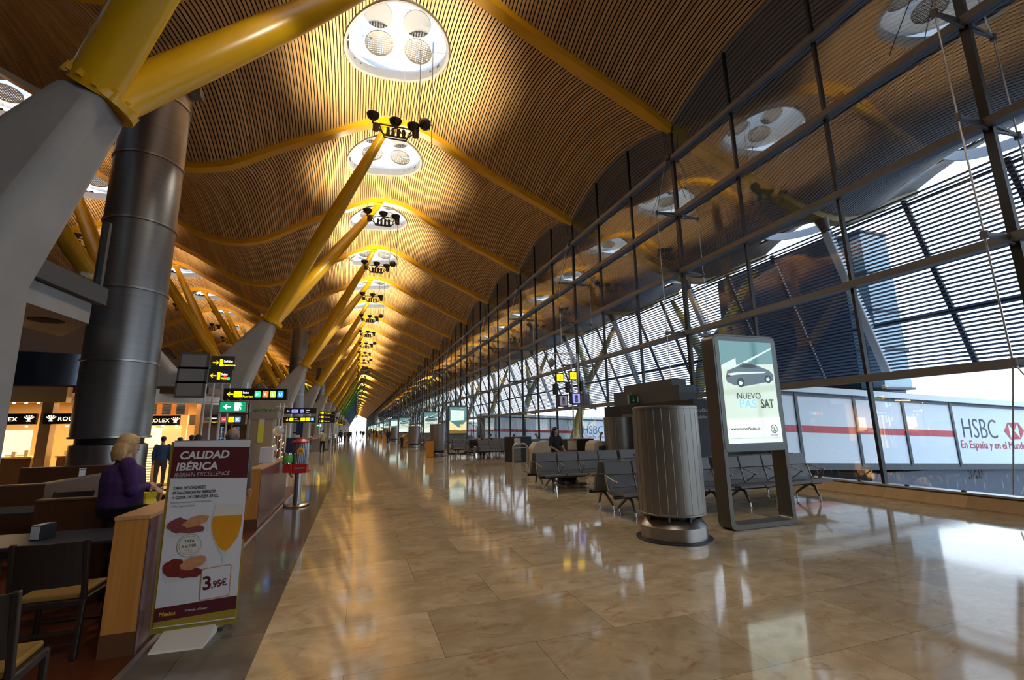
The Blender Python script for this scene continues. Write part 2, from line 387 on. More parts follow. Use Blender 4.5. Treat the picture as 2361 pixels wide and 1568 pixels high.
# cable masts standing on every beam line of the glass wall
def cable_mast():
    root = empty('cable_mast', label='x', cat='cable mast', group='cable masts of the glass wall')
    mb = MB(); mb.box(XG-.06, XG+.06, -.075, .075, .29, 13.2); mb.build('mast', M_BLACK, root)
    L = .95
    for z in ZR[1:5]:
        for s in (-1, 1):
            mb = MB(); a = (XG+s*.10, 0, z); b = (XG+s*L, 0, z-.05)
            mb.bar((XG+s*.06, 0, z+.04), b, .05, .07); mb.bar((XG+s*.06, 0, z-.12), b, .04, .04)
            mb.lathe([(.06, -.07), (.06, .07)], b, 10, cap=True); mb.build('bracket', M_RAIL, root, 40)
    for s in (-1, 1):
        mb = MB()
        pts = [(XG+s*.30, 0, 12.12)]+[(XG+s*L, 0, z-.05) for z in ZR[4:0:-1]]
        for p, q in zip(pts[:-1], pts[1:]): mb.tube([p, q], .016, 6)
        for q in (-.75, .75): mb.tube([(XG+s*L, 0, ZR[1]-.05), (XG+s*.12, q, .32)], .012, 6)
        mb.build('cable', M_ALU, root)
    mb = MB()
    for s in (-1, 1):
        mb.tube([(XG-.35, 0, 13.2), (XG-.2, s*.12, 12.1)], .015, 6)
        mb.tube([(XG-.16, s*.0, 12.03), (XG-.5, s*1.1, 9.75)], .010, 6)
    mb.lathe([(.11, -.1), (.11, .1)], (XG-.2, 0, 12.1), 12, cap=True); mb.build('hanger', M_DSTEEL, root)
    return root
m1 = cable_mast(); m1.location = (0, yb(0), 0); m1['label'] = 'black cable mast nearest the camera at the right edge of the photo'
for k in range(1, K1):
    dup(m1, (0, yb(k), 0), label=nth(k, 'black cable mast of the glass wall, %s from the camera', 'distant black cable mast of the glass wall'))
# ------------------------------------------------------------------ outer struts and sunshade screens
ST, SB = (19.5, 10.0), (21.95, 3.75)
def outer_strut():
    root = empty('outer_strut', label='x', cat='strut', group='white outer struts carrying the sunshades')
    mb = MB(); mb.bar((ST[0], 0, ST[1]), (SB[0], 0, SB[1]), .30, .34, (0, 1, 0)); bevel(mb.build('shaft', M_WSTRUT, root), .04)
    mb = MB(); mb.tube([(19.3, 0, 10.55), (19.5, 0, 9.95)], [.30, .16], 10); mb.build('hinge', M_DSTEEL, root, 40)
    return root
s1 = outer_strut(); s1.location = (0, yb(0), 0); s1['label'] = 'white outer strut nearest the camera beyond the glass'
for k in range(1, K1): dup(s1, (0, yb(k), 0), label=nth(k, 'white inclined outer strut beyond the glass, %s from the camera', 'distant white outer strut beyond the glass'))
def screen():
    root = empty('sunshade_screen', label='x', cat='sunshade', group='louvred sunshade screens outside the glass')
    mb = MB(); n = 44
    for i in range(n):
        t = i/(n-1); x = ST[0]+(SB[0]-ST[0])*t-.05; z = ST[1]+(SB[1]-ST[1])*t
        mb.prism([(x-.055, z-.03), (x, z-.048), (x+.06, z+.01), (x, z+.035)], 'y', .2, D-.2)
    mb.build('blades', M_LOUV, root)
    for j in (1, 2):
        mb = MB(); mb.bar((ST[0]+.12, j*D/3, ST[1]), (SB[0]+.12, j*D/3, SB[1]), .12, .16, (0, 1, 0)); mb.build('post', M_DSTEEL, root)
    for t in (.03, .36, .68):
        x = ST[0]+(SB[0]-ST[0])*t+.2; z = ST[1]+(SB[1]-ST[1])*t; mb = MB(); mb.box(x-.04, x+.04, .15, D-.15, z-.05, z+.05); mb.build('cross_rail', M_DSTEEL, root)
    return root
c1 = screen(); c1.location = (0, yb(-1), 0); c1['label'] = 'blue-grey louvred sunshade screen beside the camera, cut by the right edge'
for k in range(0, K1): dup(c1, (0, yb(k), 0), label=nth(k, 'blue-grey louvred sunshade screen outside the glass, %s from the camera', 'distant louvred sunshade screen outside the glass'))
# ------------------------------------------------------------------ skylights
M_RING = mat('skylight_ring_grey', (.24, .24, .26), .45)
M_CANOPY = bpy.data.materials.new('white_canopy'); M_CANOPY.use_nodes = True
n_ = M_CANOPY.node_tree; b_ = n_.nodes['Principled BSDF']; o_ = n_.nodes['Material Output']
b_.inputs['Base Color'].default_value = (.9, .9, .9, 1); b_.inputs['Roughness'].default_value = .8
t_ = n_.nodes.new('ShaderNodeBsdfTranslucent'); t_.inputs[0].default_value = (.95, .95, .93, 1); x_ = n_.nodes.new('ShaderNodeMixShader'); x_.inputs[0].default_value = .5
n_.links.new(b_.outputs[0], x_.inputs[1]); n_.links.new(t_.outputs[0], x_.inputs[2]); n_.links.new(x_.outputs[0], o_.inputs[0])
M_GRILLE = mat('grille_metal', (.16, .14, .11), .4, .4)
def skylight(cx, cz, lean):
    root = empty('skylight', label='x', cat='skylight', group='round skylights with perforated discs')
    R = 2.2
    mb = MB(); n = 64; V = []; sec = [(-.07, -.06), (.05, -.10), (.14, .0), (.04, .42), (-.07, .38)]
    for i in range(n):
        a = 2*PI*i/n; zz = vault(cx+R*math.cos(a), .5+R*math.sin(a)/D)-cz
        V += [((R+q)*math.cos(a), (R+q)*math.sin(a), zz+w) for q, w in sec]
    m = len(sec); mb.add(V, [(i*m+j, i*m+(j+1) % m, ((i+1) % n)*m+(j+1) % m, ((i+1) % n)*m+j) for i in range(n) for j in range(m)]); mb.build('ring', M_RING, root, 40)
    mb = MB(); mb.lathe([(.02, 1.75), (.9, 1.6), (1.75, 1.15), (2.12, .45), (2.17, .22)], (0, 0, 0), 40); mb.build('canopy', M_CANOPY, root, 60)
    mb = MB(); mb.lathe([(2.34, .1), (2.42, .9), (2.5, 2.4)], (0, 0, 0), 40); mb.build('curb', M_WHITE, root, 60)
    for i, (gx, gy) in enumerate(((-.78, .1), (.95, .05))):
        g = MB(); r = .62
        g.lathe([(r-.03, -.02), (r+.02, -.02), (r+.02, .03), (r-.03, .03), (r-.03, -.02)], (0, 0, 0), 28)
        q = .105
        for a in range(-6, 7):
            h = math.sqrt(max(0, r*r-(a*q)**2))
            if h > .05:
                g.box(a*q-.022, a*q+.022, -h, h, 0, .02); g.box(-h, h, a*q-.022, a*q+.022, 0, .02)
        go = g.build('perforated_disc', M_GRILLE, root, loc=(gx, gy+.80, .30), rot=(-.15, (-.12, .12)[i], 0))
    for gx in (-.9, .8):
        g = MB(); g.lathe([(0, -.01), (.60, -.01), (.62, .02), (0, .03)], n=28); g.build('shadow_disc', mat('shadow_disc_grey', (.12, .12, .12), .7), root, loc=(gx, .0, .95), rot=(-.25, 0, 0))  # solid grey discs stand in for the perforated discs' shadows on the canopy
    mb = MB()
    for sx in (-1, 1):
        for zz in (.0, .12, .28):
            mb.tube([(sx*(R-.1), .15+zz, zz-.1), (sx*.9, .8, .3)], .008, 4)
        mb.tube([(sx*1.45, .9, .3), (sx*1.5, .4, 1.2)], .006, 4)
    mb.tube([(-.3, .8, .3), (.3, .8, .3)], .01, 4)
    mb.build('cables', M_ALU, root)
    return root
ZS = vault(XC, .5)+.03
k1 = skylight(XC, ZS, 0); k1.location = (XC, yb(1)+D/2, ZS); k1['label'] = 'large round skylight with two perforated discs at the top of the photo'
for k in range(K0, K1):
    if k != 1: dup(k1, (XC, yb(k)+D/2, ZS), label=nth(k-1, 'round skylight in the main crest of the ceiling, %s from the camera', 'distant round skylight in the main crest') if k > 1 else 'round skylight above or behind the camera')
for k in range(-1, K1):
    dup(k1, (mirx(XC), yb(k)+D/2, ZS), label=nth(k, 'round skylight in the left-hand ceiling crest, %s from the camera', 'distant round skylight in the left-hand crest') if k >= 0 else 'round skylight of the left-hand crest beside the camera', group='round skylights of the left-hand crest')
mb = MB(); mb.lathe([(1.9, -.14), (2.1, -.1), (2.12, .3), (1.9, .3), (1.9, -.14)], (0, 0, 0), 40)
sk = mb.build('skylight', M_RING, smooth=40); sk.location = (23.6, yb(0)+D/2, vault(23.6, .5)); tag(sk, 'grey ring of the round roof opening in the overhang outside, nearest the camera', 'skylight', 'round roof openings outside the glass')
for k in range(1, K1): dup(sk, (23.6, yb(k)+D/2, vault(23.6, .5)), label=nth(k, 'grey ring of the round opening in the roof overhang outside, %s from the camera', 'distant round opening in the roof overhang outside'))
# ------------------------------------------------------------------ uplight clusters
M_LAMPBK = mat('lamp_dark', (.075, .06, .05), .4, .4)
def cluster():
    root = empty('uplight_cluster', label='x', cat='lamp cluster', group='hanging uplight clusters')
    mb = MB()
    for (a, b) in (((-.95, 0, .15), (-.45, 0, -.35)), ((.95, 0, .15), (.45, 0, -.35)), ((-.45, 0, -.35), (.45, 0, -.35)), ((-.9, .25, .3), (.9, .25, .3)), ((-.95, 0, .15), (-.9, .25, .3)), ((.95, 0, .15), (.9, .25, .3)), ((-.45, 0, -.35), (0, .25, .3)), ((.45, 0, -.35), (0, .25, .3)), ((-.7, .25, .3), (-.45, .25, -.3)), ((.7, .25, .3), (.45, .25, -.3)), ((-.45, .25, -.3), (.45, .25, -.3))):
        mb.bar(a, b, .045, .045)
    mb.build('frame', M_LAMPBK, root)
    for x, y, z in ((-.95, 0, .42), (-.02, .1, .40), (.72, 0, .25)):
        mb = MB(); mb.lathe([(.03, -.16), (.12, -.14), (.24, -.02), (.27, .10), (.25, .10), (.2, .0), (.02, -.1)], (x, y, z), 16); mb.tube([(x, y, z-.3), (x, y, z-.12)], .05, 8); mb.build('dish_lamp', M_LAMPBK, root, 50)
    for x in (-.32, -.12, .1, .32):
        mb = MB(); mb.tube([(x, 0, -.34), (x, 0, .02)], .07, 10); mb.build('spotlight', M_LAMPBK, root, 40)
    for x in (-.82, .82):
        mb = MB(); mb.tube([(x, .02, -.18), (x, .02, .1)], .13, 12); mb.build('ballast_drum', M_LAMPBK, root, 40)
    mb = MB()
    for x, y in ((-.95, 0), (.9, .2), (.3, .25)): mb.tube([(x, y, .25), (x*1.1, y*1.2, 4.1)], .007, 4)
    mb.build('hanging_cable', M_ALU, root)
    return root
def hanging_ball():
    mb = MB(); mb.ball((0, 0, 0), .26, 20); mb.lathe([(.17, -.21), (.20, -.17)], (0, 0, 0), 16)
    root = empty('ball_speaker', label='x', cat='speaker', group='dark ball speakers beside the lamp clusters'); mb.build('ball', M_LAMPBK, root, 60)
    mb = MB(); mb.tube([(.30, 0, -1.1), (.30, 0, 4.2)], .016, 6); mb.tube([(-.24, .05, -1.1), (-.24, .05, 4.2)], .016, 6); mb.bar((.24, 0, 0), (.31, 0, 0), .04, .04); mb.build('support_rod', M_LAMPBK, root); return root
ZC = 14.25
cl = cluster(); cl.location = (1.12, yb(1)+D/2, ZC); cl['label'] = 'dark hanging lamp cluster nearest the camera, below the two largest skylights'
for k in range(2, K1): dup(cl, (1.12, yb(k)+D/2, ZC), label=nth(k-1, 'dark hanging lamp cluster in the main row, %s from the camera', 'distant dark hanging lamp cluster in the main row'))
for k in range(1, 40): dup(cl, (mirx(1.12), yb(k)+D/2, ZC), label=nth(k-1, 'dark hanging lamp cluster under the left-hand crest, %s from the camera', 'distant hanging lamp cluster under the left-hand crest'), group='hanging uplight clusters of the left-hand crest')
hb = hanging_ball(); hb.location = (2.32, yb(1)+D/2-.1, ZC+.45); hb['label'] = 'dark ball speaker beside the lamp cluster nearest the camera'
for i, k in enumerate(range(3, 26, 2)): dup(hb, (2.32, yb(k)+D/2-.1, ZC+.45), label=nth(i+1, 'dark ball speaker beside the hanging lamp row, %s from the camera', 'distant dark ball speaker beside the hanging lamp row'))
def lamp(kind, name, loc, power, col, size=.3, rot=(0, 0, 0), spot=2.4, sy=None, blend=.5):
    l = bpy.data.lights.new(name, kind); l.energy = power; l.color = col
    if kind == 'AREA':
        l.size = size
        if sy: l.shape = 'RECTANGLE'; l.size_y = sy
    else: l.shadow_soft_size = size
    if kind == 'SPOT': l.spot_size = spot; l.spot_blend = blend
    o = bpy.data.objects.new(name, l); COL.objects.link(o); o.location = loc; o.rotation_euler = rot; return o
WARM = (1, .84, .57)
for k in range(-2, 56):
    if k > 12 and k % 3: continue
    f = (.45 if k < 1 else 1) if k <= 12 else 3
    lamp('SPOT', 'uplight', (1.12, yb(k)+D/2+.5, ZC+.75), LAMP_W*f, WARM, .12, (PI, 0, 0), 2.75)
    lamp('SPOT', 'skylight_lamp', (1.12, yb(k)+D/2, ZC+.7), 1800*f, (1, .93, .80), .15, (PI, 0, 0), .80)
    lamp('SPOT', 'dish_light', (1.12, yb(k)+D/2, ZC-.45), 600*f, (1, .92, .78), .26, (0, 0, 0), 2.12, blend=.15)
    if k < 2: continue
    lamp('SPOT', 'uplight', (mirx(1.12), yb(k)+D/2-.3, ZC+.75), LAMP_W*.5*f, (1, .72, .45), .12, (PI, 0, 0), 2.75)
# ------------------------------------------------------------------ concrete piers with painted strut pairs
PIERC = [(.78, .44, .006)]*6+[(.72, .40, .004), (.55, .42, .01), (.34, .38, .01), (.16, .33, .012), (.06, .27, .015), (.02, .22, .03), (.01, .16, .08), (.01, .12, .16), (.01, .09, .22)]
def pier_polys():
    rt = [(-4.22, 7.42), (-5.30, 4.15), (-5.30, 0), (-6.2, 0), (-6.2, 2.6), (mirx(-6.2), 2.6), (mirx(-6.2), 0), (mirx(-5.3), 0), (mirx(-5.30), 4.15), (mirx(-4.22), 7.42),
          (mirx(-4.93), 7.65), (mirx(-6.5), 5.74), (mirx(-7.35), 4.75), (-7.35, 4.75), (-6.5, 5.74), (-4.93, 7.65)]
    return rt
def taper(z): return .95 if z < 4.3 else .95-.30*(z-4.3)/3.3
def pier(col, j, first=False):
    root = empty('roof_pier', label='x', cat='pier', group='concrete piers with painted roof struts')
    polys = [pier_polys()]
    if first:
        half = [(-4.22, 7.42), (-5.30, 4.15), (-5.22, 0), (-6.3, 0), (-6.35, 4.2), (-6.5, 5.3), (-4.93, 7.65)]; polys = [half, [(mirx(x), z) for x, z in half]]
    for poly in polys:
        n = len(poly); V = []
        for s in (-1, 1): V += [(x, s*taper(z)*.72, z) for x, z in poly]
        mb = MB(); mb.add(V, [(i, (i+1) % n, n+(i+1) % n, n+i) for i in range(n)]+[tuple(range(n))[::-1], tuple(range(n, 2*n))])
        bevel(mb.build('concrete_fork', M_CONC, root, 60), .24, 5)
    mt = mat('strut_paint_%d' % j, col, .30, noise=.05, nscale=.6)
    for s in (1, -1):
        f = (lambda x: x) if s > 0 else mirx
        a0 = Vector((f(-4.56), 0, 7.53)); ax = (Vector((f(.9), 0, 17.35))-a0).normalized()
        mb = MB(); c = a0
        mb.tube([c-ax*.02, c+ax*.12], [.53, .53], 24, squash=1.15)
        for q in range(14):
            an = 2*PI*q/14; e1 = Vector((0, 1, 0)); e2 = ax.cross(e1); p = c+e1*math.cos(an)*.60+e2*math.sin(an)*.50
            mb.bar(p, p+ax*.20, .05, .09)
        mb.build('flange', mt, root, 40)
        for t in (-1, 1):
            top = Vector((f(.9), t*D/2, 17.30)); bot = a0+Vector((0, t*.20, 0))+ax*.03; dv = top-bot
            pr = [(0, .37), (.05, .375), (.2, .385), (.42, .38), (.62, .34), (.82, .27), (.95, .21), (1, .19)]
            mb = MB(); mb.tube([bot+dv*u for u, r in pr], [r for u, r in pr], 20); mb.box(top.x-.3, top.x+.3, top.y-.22, top.y+.22, 17.28, 17.45)
            mb.build('strut', mt, root, 50)
        mb = MB(); e = .02
        mb.tube([(f(-5.33), -.50, 4.2), (f(-5.33), -.5, .1)], .07, 8); mb.build('drain_pipe', M_ALU, root, 50)
    return root
piers = {}
for j in range(0, 29):
    ci = min(j, len(PIERC)-1)
    lab = ('concrete pier with yellow struts, cut by the left edge of the photo' if j == 0 else
           'concrete pier carrying yellow struts beside the hanging gate signs' if j == 1 else
           nth(j, 'concrete pier with painted roof struts, %s from the camera', 'distant pier with green to blue roof struts'))
    loc = (0, yb(2*j)+D/2, 0)
    if j == 0: q_ = pier(PIERC[0], 0, True); q_.location = loc; q_['label'] = lab; continue
    if ci in piers: dup(piers[ci], loc, label=lab)
    else: piers[ci] = pier(PIERC[ci], ci); piers[ci].location = loc; piers[ci]['label'] = lab
# olive forked struts carrying the overhang, out on the apron
def outer_fork():
    root = empty('outer_forked_strut', label='x', cat='strut', group='olive forked struts outside the sunshades'); m = mat('olive_yellow_paint', (.42, .30, .03), .4)
    mb = MB(); mb.tube([(20.3, 0, -5), (22.2, 0, .6), (23.75, 0, 5.3), (24.3, 0, 6.9)], [.42, .42, .42, .40], 16); mb.build('trunk', m, root, 50)
    for t in (-1, 1):
        mb = MB(); mb.tube([(24.2, t*.1, 6.6), (24.7, t*1.6, 8.4), (25.3, t*4.3, 11.9)], [.36, .34, .20], 14); mb.build('branch', m, root, 50)
    return root
of = outer_fork(); of.location = (0, yb(2)+D/2, 0); of['label'] = 'olive forked strut outside, seen beside the car advertising panel'
for j in range(2, 28): dup(of, (0, yb(2*j)+D/2, 0), label='olive forked strut outside, behind the gate mast screens' if j == 2 else nth(j-1, 'olive forked strut outside the sunshades, %s down the hall', 'distant olive forked strut outside the sunshades'))
# ------------------------------------------------------------------ tall ventilation columns
M_MESH = mat('perforated_dark_steel', (.21, .205, .205), .36, .85, noise=.25, nscale=1, stretch=(1, 1, 60))
def vent_column(x, y, top, label):
    root = empty('ventilation_column', (x, y, 0), label=label, cat='ventilation column', group='tall steel ventilation columns')
    R = .86
    mb = MB(); mb.lathe([(R*.98, 0), (R*.98, 1.42), (R*.9, 1.45)], n=48); mb.build('plinth_drum', M_STEEL, root, 40)
    mb = MB(); mb.lathe([(R*.86, 1.42), (R*.86, 1.62)], n=48); mb.build('shadow_gap', M_BLACK, root, 40)
    zs = [1.62]; 
    while zs[-1] < top-.2: zs.append(min(top, zs[-1]+2.05))
    for a, b in zip(zs[:-1], zs[1:]):
        mb = MB(); mb.lathe([(R-.03, a), (R, a+.03), (R, b-.03), (R-.03, b)], n=48); mb.build('mesh_casing', M_MESH, root, 40)
        mb = MB(); mb.lathe([(R, a-.03), (R+.035, a-.02), (R+.035, a+.03), (R, a+.04)], n=48); mb.build('hoop', M_STEEL, root, 40)
    mb = MB(); mb.lathe([(R-.05, top), (.01, top+.02)], n=48); mb.build('cap', M_DGREY, root, 40)
    mb = MB(); mb.box(R-.02, R+.28, -.2, .2, top-.55, top-.25); mb.build('sensor_box', M_GREY, root)
    return root
vent_column(-6.35, 15.75, 13.0, 'tall dark perforated ventilation column in the left foreground')
vent_column(-6.4, 56.5, 13.2, 'tall dark ventilation column behind the second yellow strut pair')
vent_column(-6.4, 92.5, 13.2, 'tall ventilation column farthest down the row of piers')
# ------------------------------------------------------------------ printed banner stand beside the bar
def rot2(p, c, a): dx, dz = p[0]-c[0], p[1]-c[1]; return (c[0]+dx*math.cos(a)-dz*math.sin(a), c[1]+dx*math.sin(a)+dz*math.cos(a))
def rrect(x0, z0, x1, z1, r, n=4):
    out = []
    for cx, cz, a0 in ((x1-r, z0+r, -PI/2), (x1-r, z1-r, 0), (x0+r, z1-r, PI/2), (x0+r, z0+r, PI)):
        out += [(cx+r*math.cos(a0+PI/2*i/n), cz+r*math.sin(a0+PI/2*i/n)) for i in range(n+1)]
    return out
def blob(cx, cz, rx, rz, n=18, j=.12, a=0):
    return [rot2((cx+rx*math.cos(2*PI*i/n)*(1+random.uniform(-j, j)), cz+rz*math.sin(2*PI*i/n)*(1+random.uniform(-j, j))), (cx, cz), a) for i in range(n)]
M_CHORI = mat('printed_chorizo', (.16, .015, .008), .6, noise=.7, nscale=60)
M_SALAM = mat('printed_salami', (.20, .045, .04), .6, noise=.7, nscale=70)
M_BREAD = mat('printed_bread', (.48, .22, .09), .6, noise=.35, nscale=30)
M_BEER = mat('printed_beer', (.62, .26, .008), .5, noise=.25, nscale=8)
M_PLATE = mat('printed_plate', (.52, .53, .56), .6)
M_FOAM = mat('printed_foam', (.60, .55, .50), .6)
M_CREAM = mat('printed_cream', (.62, .59, .53), .6)
M_WHITEINK = mat('white_ink', (.62, .62, .64), .6)
M_GOLDINK = mat('gold_ink', (.60, .36, .02), .6)
def banner():
    root = empty('banner_stand', (-1.215, 4.92, 0), label='tall printed banner stand reading CALIDAD IBERICA with a beer glass', cat='banner stand')
    Wd, Z0, Z1 = .60, .115, 1.625
    X = lambda u: -Wd/2+u*Wd
    Z = lambda v: Z1-v*(Z1-Z0)
    def slab(poly, d, name, m, th=.0015):
        mb = MB(); mb.prism([(X(a), Z(b)) for a, b in poly], 'y', -d-th, -d); return mb.build(name, m, root)
    mb = MB(); mb.box(-Wd/2-.025, Wd/2-.008, .012, .016, .06, Z1-.005); mb.box(Wd/2-.03, Wd/2+.012, .010, .014, .06, .75); mb.build('rear_sheet', M_OLIVE, root)
    mb = MB(); mb.box(-Wd/2, Wd/2, 0, .004, Z0-.01, Z1); sh = mb.build('front_sheet', M_CARD, root)
    mb = MB(); mb.tube([(-Wd/2, .008, Z1), (Wd/2, .008, Z1)], .007, 8); mb.tube([(0, .03, 0.05), (0, .02, Z1)], .011, 8); mb.build('support_pole', M_DGREY, root, 50)
    slab([(0, .03), (1, .045), (1, .225), (0, .21)], 0, 'header_panel', M_MAROON)
    slab([(0, .905), (1, .885), (1, .955), (0, .975)], 0, 'footer_panel', M_MAROON)
    slab([(0, .975), (1, .955), (1, 1.0), (0, 1.0)], 0, 'footer_strip', M_OLIVE)
    T = lambda s, h, u, v, m, b=0, sx=1., name='lettering', sh=.12: txt(s, h, (X(u), -.0028, Z(v)), m, root, b, name=name, sx=sx, shear=sh, ext=.0005)
    T('CALIDAD', .092, .085, .103, M_WHITEINK, .0028, .98); T('IBÉRICA', .092, .055, .168, M_WHITEINK, .0028, .98)
    T('IBERIAN EXCELLENCE', .052, .045, .205, M_PLATE, -.0006, .84)
    for i, s in enumerate(('TAPA DE CHORIZO', 'O SALCHICHÓN IBÉRICO', '+ COPA DE CERVEZA 30 CL.')): T(s, .034, .05, .275+i*.0265, M_INK, .0007, .84)
    for i, s in enumerate(('Iberian chorizo or salchichon tapa', '+ 30 cl. glass of beer')): T(s, .026, .04, .352+i*.021, M_GINK, 0, .86, sh=0)
    for (u0, v0, u1, v1, mt, nm) in ((.0, .432, .56, .525, M_SALAM, 'upper'), (-.0, .652, .60, .765, M_CHORI, 'lower')):
        slab([(u0+.02, v0+.01), (u1-.04, v0), (u1, v1-.015), (u1-.02, v1), (u0+.08, v1+.012), (u0+.05, v1)], 0, 'printed_dish', M_PLATE)
        w = u1-u0; h = v1-v0
        slab(blob(u0+w*.30, v0+h*.45, w*.24, h*.42), .0018, 'printed_sausage', mt); slab(blob(u0+w*.62, v0+h*.74, w*.30, h*.24), .0022, 'printed_sausage', mt)
        slab(blob(u0+w*.68, v0+h*.28, w*.28, h*.30, a=-.1), .0026, 'printed_bread', M_BREAD)
    c = (.33, .588)
    for r, m, d in ((.155, M_GINK, .003), (.145, M_CREAM, .0035), (.128, M_GINK, .004), (.12, M_CREAM, .0045)):
        slab([(c[0]+r*math.cos(2*PI*i/32), c[1]+r*.40*math.sin(2*PI*i/32)) for i in range(32)], d, 'printed_badge', m, .0004)
    for i, (s, h) in enumerate((('TAPA', .038), ('A ELEGIR', .034), ('CHORIZO', .018), ('O LOMO', .018))):
        txt(s, h, (X(.33), -.0056, Z(.572+[0, .026, .043, .057][i])), (M_INK, M_INK, M_GINK, M_GINK)[i], root, .0005 if i < 2 else 0, align='CENTER', sx=.8, ext=.0004, rot=(PI/2, -.06, 0))
    g = [(.61, .375), (.96, .375), (.985, .47), (.955, .56), (.86, .625), (.80, .66), (.77, .66), (.70, .625), (.60, .54), (.575, .46)]
    slab(g, .0018, 'printed_glass', M_PLATE)
    slab([(.60, .435), (.975, .435), (.975, .50), (.945, .56), (.86, .615), (.80, .635), (.76, .63), (.70, .61), (.615, .54), (.59, .48)], .0024, 'printed_beer', M_BEER)
    slab([(.62, .38), (.955, .38), (.975, .437), (.60, .437)], .0026, 'printed_foam', M_FOAM)
    slab([(.765, .655), (.81, .655), (.80, .70), (.93, .725), (.90, .738), (.66, .738), (.62, .725), (.765, .70)], .002, 'printed_glass', M_PLATE)
    cc = (.71, .80)
    for rr, m, d in ((.0, M_BREAD, .006), (.012, M_CARD, .0066)):
        q = rrect(.52+rr, .715+rr*.4, .90-rr, .885-rr*.4, .02); slab([rot2(p, cc, -.03) for p in q], d, 'price_tag', m, .0005)
    txt('3', .15, (X(.55), -.0078, Z(.835)), M_MAROON, root, .004, ext=.0004, rot=(PI/2, -.10, 0)); txt(',95€', .075, (X(.66), -.0078, Z(.828)), M_MAROON, root, .002, ext=.0004, rot=(PI/2, -.10, 0), sx=.85)
    T('Medas', .046, .05, .948, M_GOLDINK, .001, 1., name='logo'); T('Friends of beer', .027, .36, .938, M_WHITEINK, 0, 1., sh=0)
    mb = MB(); mb.prism([(-.26, .0), (-.24, .012), (.17, .115), (.18, .10), (.18, 0)], 'x', -.225, .155, ); 
    o = mb.build('foot_cover', M_CREAM, root); o.rotation_euler = (0, 0, -.06)
    mb = MB(); mb.box(-.16, .20, .05, .34, 0.0, .03); mb.build('base', M_DGREY, root)
    return root
banner()
# ------------------------------------------------------------------ veneered bar screens
def screen_wall(x0, x1, y0, y1, h, label, kick=True):
    root = empty('bar_screen', (x0, y0, 0), label=label, cat='low screen wall', group='veneered low screens of the bar'); w, l = x1-x0, y1-y0
    mb = MB(); mb.box(.003, w-.004, .003, l, .17, h-.02); mb.build('core', M_WOOD, root)
    mb = MB(); mb.box(w-.004, w+.004, .0, l, .0, h-.02); mb.build('side_panel', M_WOODP, root)
    mb = MB(); mb.box(-.004, w+.006, -.004, l+.004, h-.02, h+.012); bevel(mb.build('top', M_WOODT, root), .004)
    mb = MB(); mb.box(.0, w-.006, .0, l, 0, .17); mb.build('kick_board', mat('kick_brown', (.12, .05, .02), .4), root)
    mb = MB(); mb.box(w+.003, w+.009, -.003, .006, 0, .17); mb.build('edge_strip', M_ALU, root); return root
screen_wall(-1.80, -1.56, 4.72, 6.6, 1.03, 'orange-veneered low screen wall directly behind the banner stand')
screen_wall(-1.80, -1.57, 9.6, 13.1, 1.03, 'low veneered screen wall leading to the sweets dispenser')
def lwall(x0, x1, y0, y1, h, label):
    root = empty('bar_screen', (x0, y0, 0), label=label, cat='low screen wall', group='veneered low screens of the bar'); w, l = x1-x0, y1-y0
    mb = MB(); mb.box(0, w, 0, .1, 0, h-.02); mb.build('front_panel', M_WOODB, root); mb = MB(); mb.box(w-.12, w, .1, l, 0, h-.02); mb.build('side_panel', M_WOODB, root)
    mb = MB(); mb.box(0, w+.01, -.01, .11, h-.02, h); mb.box(w-.13, w+.01, .11, l, h-.02, h); mb.build('top', M_WOODE, root)
M_WOODB = wood('brown_veneer', (.055, .022, .008), (.10, .04, .014), .4); M_WOODE = wood('dull_counter_top', (.12, .075, .045), (.18, .11, .07), .4)
lwall(-6.6, -4.3, 8.9, 11.6, 1.0, 'brown L-shaped low wall at the left edge with a napkin box on top')
lwall(-3.4, -2.66, 6.9, 8.3, .98, 'short brown low wall left of the woman in purple')
lwall(-6.8, -5.2, 13.1, 14.3, 1.02, 'brown low wall in front of the big ventilation column')
# ------------------------------------------------------------------ bar furniture
M_CUSH = mat('mustard_seat', (.24, .13, .015), .7)
def bar_chair():
    root = empty('bar_chair', label='x', cat='chair', group='dark bar chairs with mustard seats'); w = .23
    for sx in (-1, 1):
        mb = MB(); mb.bar((sx*w, -.23, 0), (sx*w, -.20, .42), .035, .04); mb.bar((sx*w, -.20, .42), (sx*w, -.27, .88), .035, .035); bevel(mb.build('rear_leg', M_DWOOD, root), .006)
        mb = MB(); mb.bar((sx*w, .21, 0), (sx*w, .20, .42), .035, .035); bevel(mb.build('front_leg', M_DWOOD, root), .006)
    mb = MB(); mb.box(-w-.01, w+.01, -.22, .22, .38, .43); bevel(mb.build('seat_frame', M_DWOOD, root), .008)
    mb = MB(); mb.box(-w+.02, w-.02, -.2, .225, .43, .47); bevel(mb.build('seat', M_CUSH, root), .015, 3)
    mb = MB(); n = 8
    for i in range(n):
        a, b = [-w+.01+2*(w-.01)*(i+q)/n for q in (0, 1)]; ca, cb = [-.035*(1-(v/w)**2) for v in (a, b)]
        mb.add([(a, -.235+ca, .54), (b, -.235+cb, .54), (b, -.268+cb, .87), (a, -.268+ca, .87), (a, -.215+ca, .54), (b, -.215+cb, .54), (b, -.248+cb, .87), (a, -.248+ca, .87)],
               [(0, 1, 2, 3), (7, 6, 5, 4), (3, 2, 6, 7), (4, 5, 1, 0)]+([(0, 3, 7, 4)] if i == 0 else [])+([(1, 5, 6, 2)] if i == n-1 else []))
    mb.build('backrest', M_DWOOD, root, 40)
    mb = MB(); mb.bar((-w, -.215, .2), (w, -.215, .2), .02, .02); mb.bar((-w, .205, .16), (w, .205, .16), .015, .015); mb.build('stretcher', M_DWOOD, root); return root
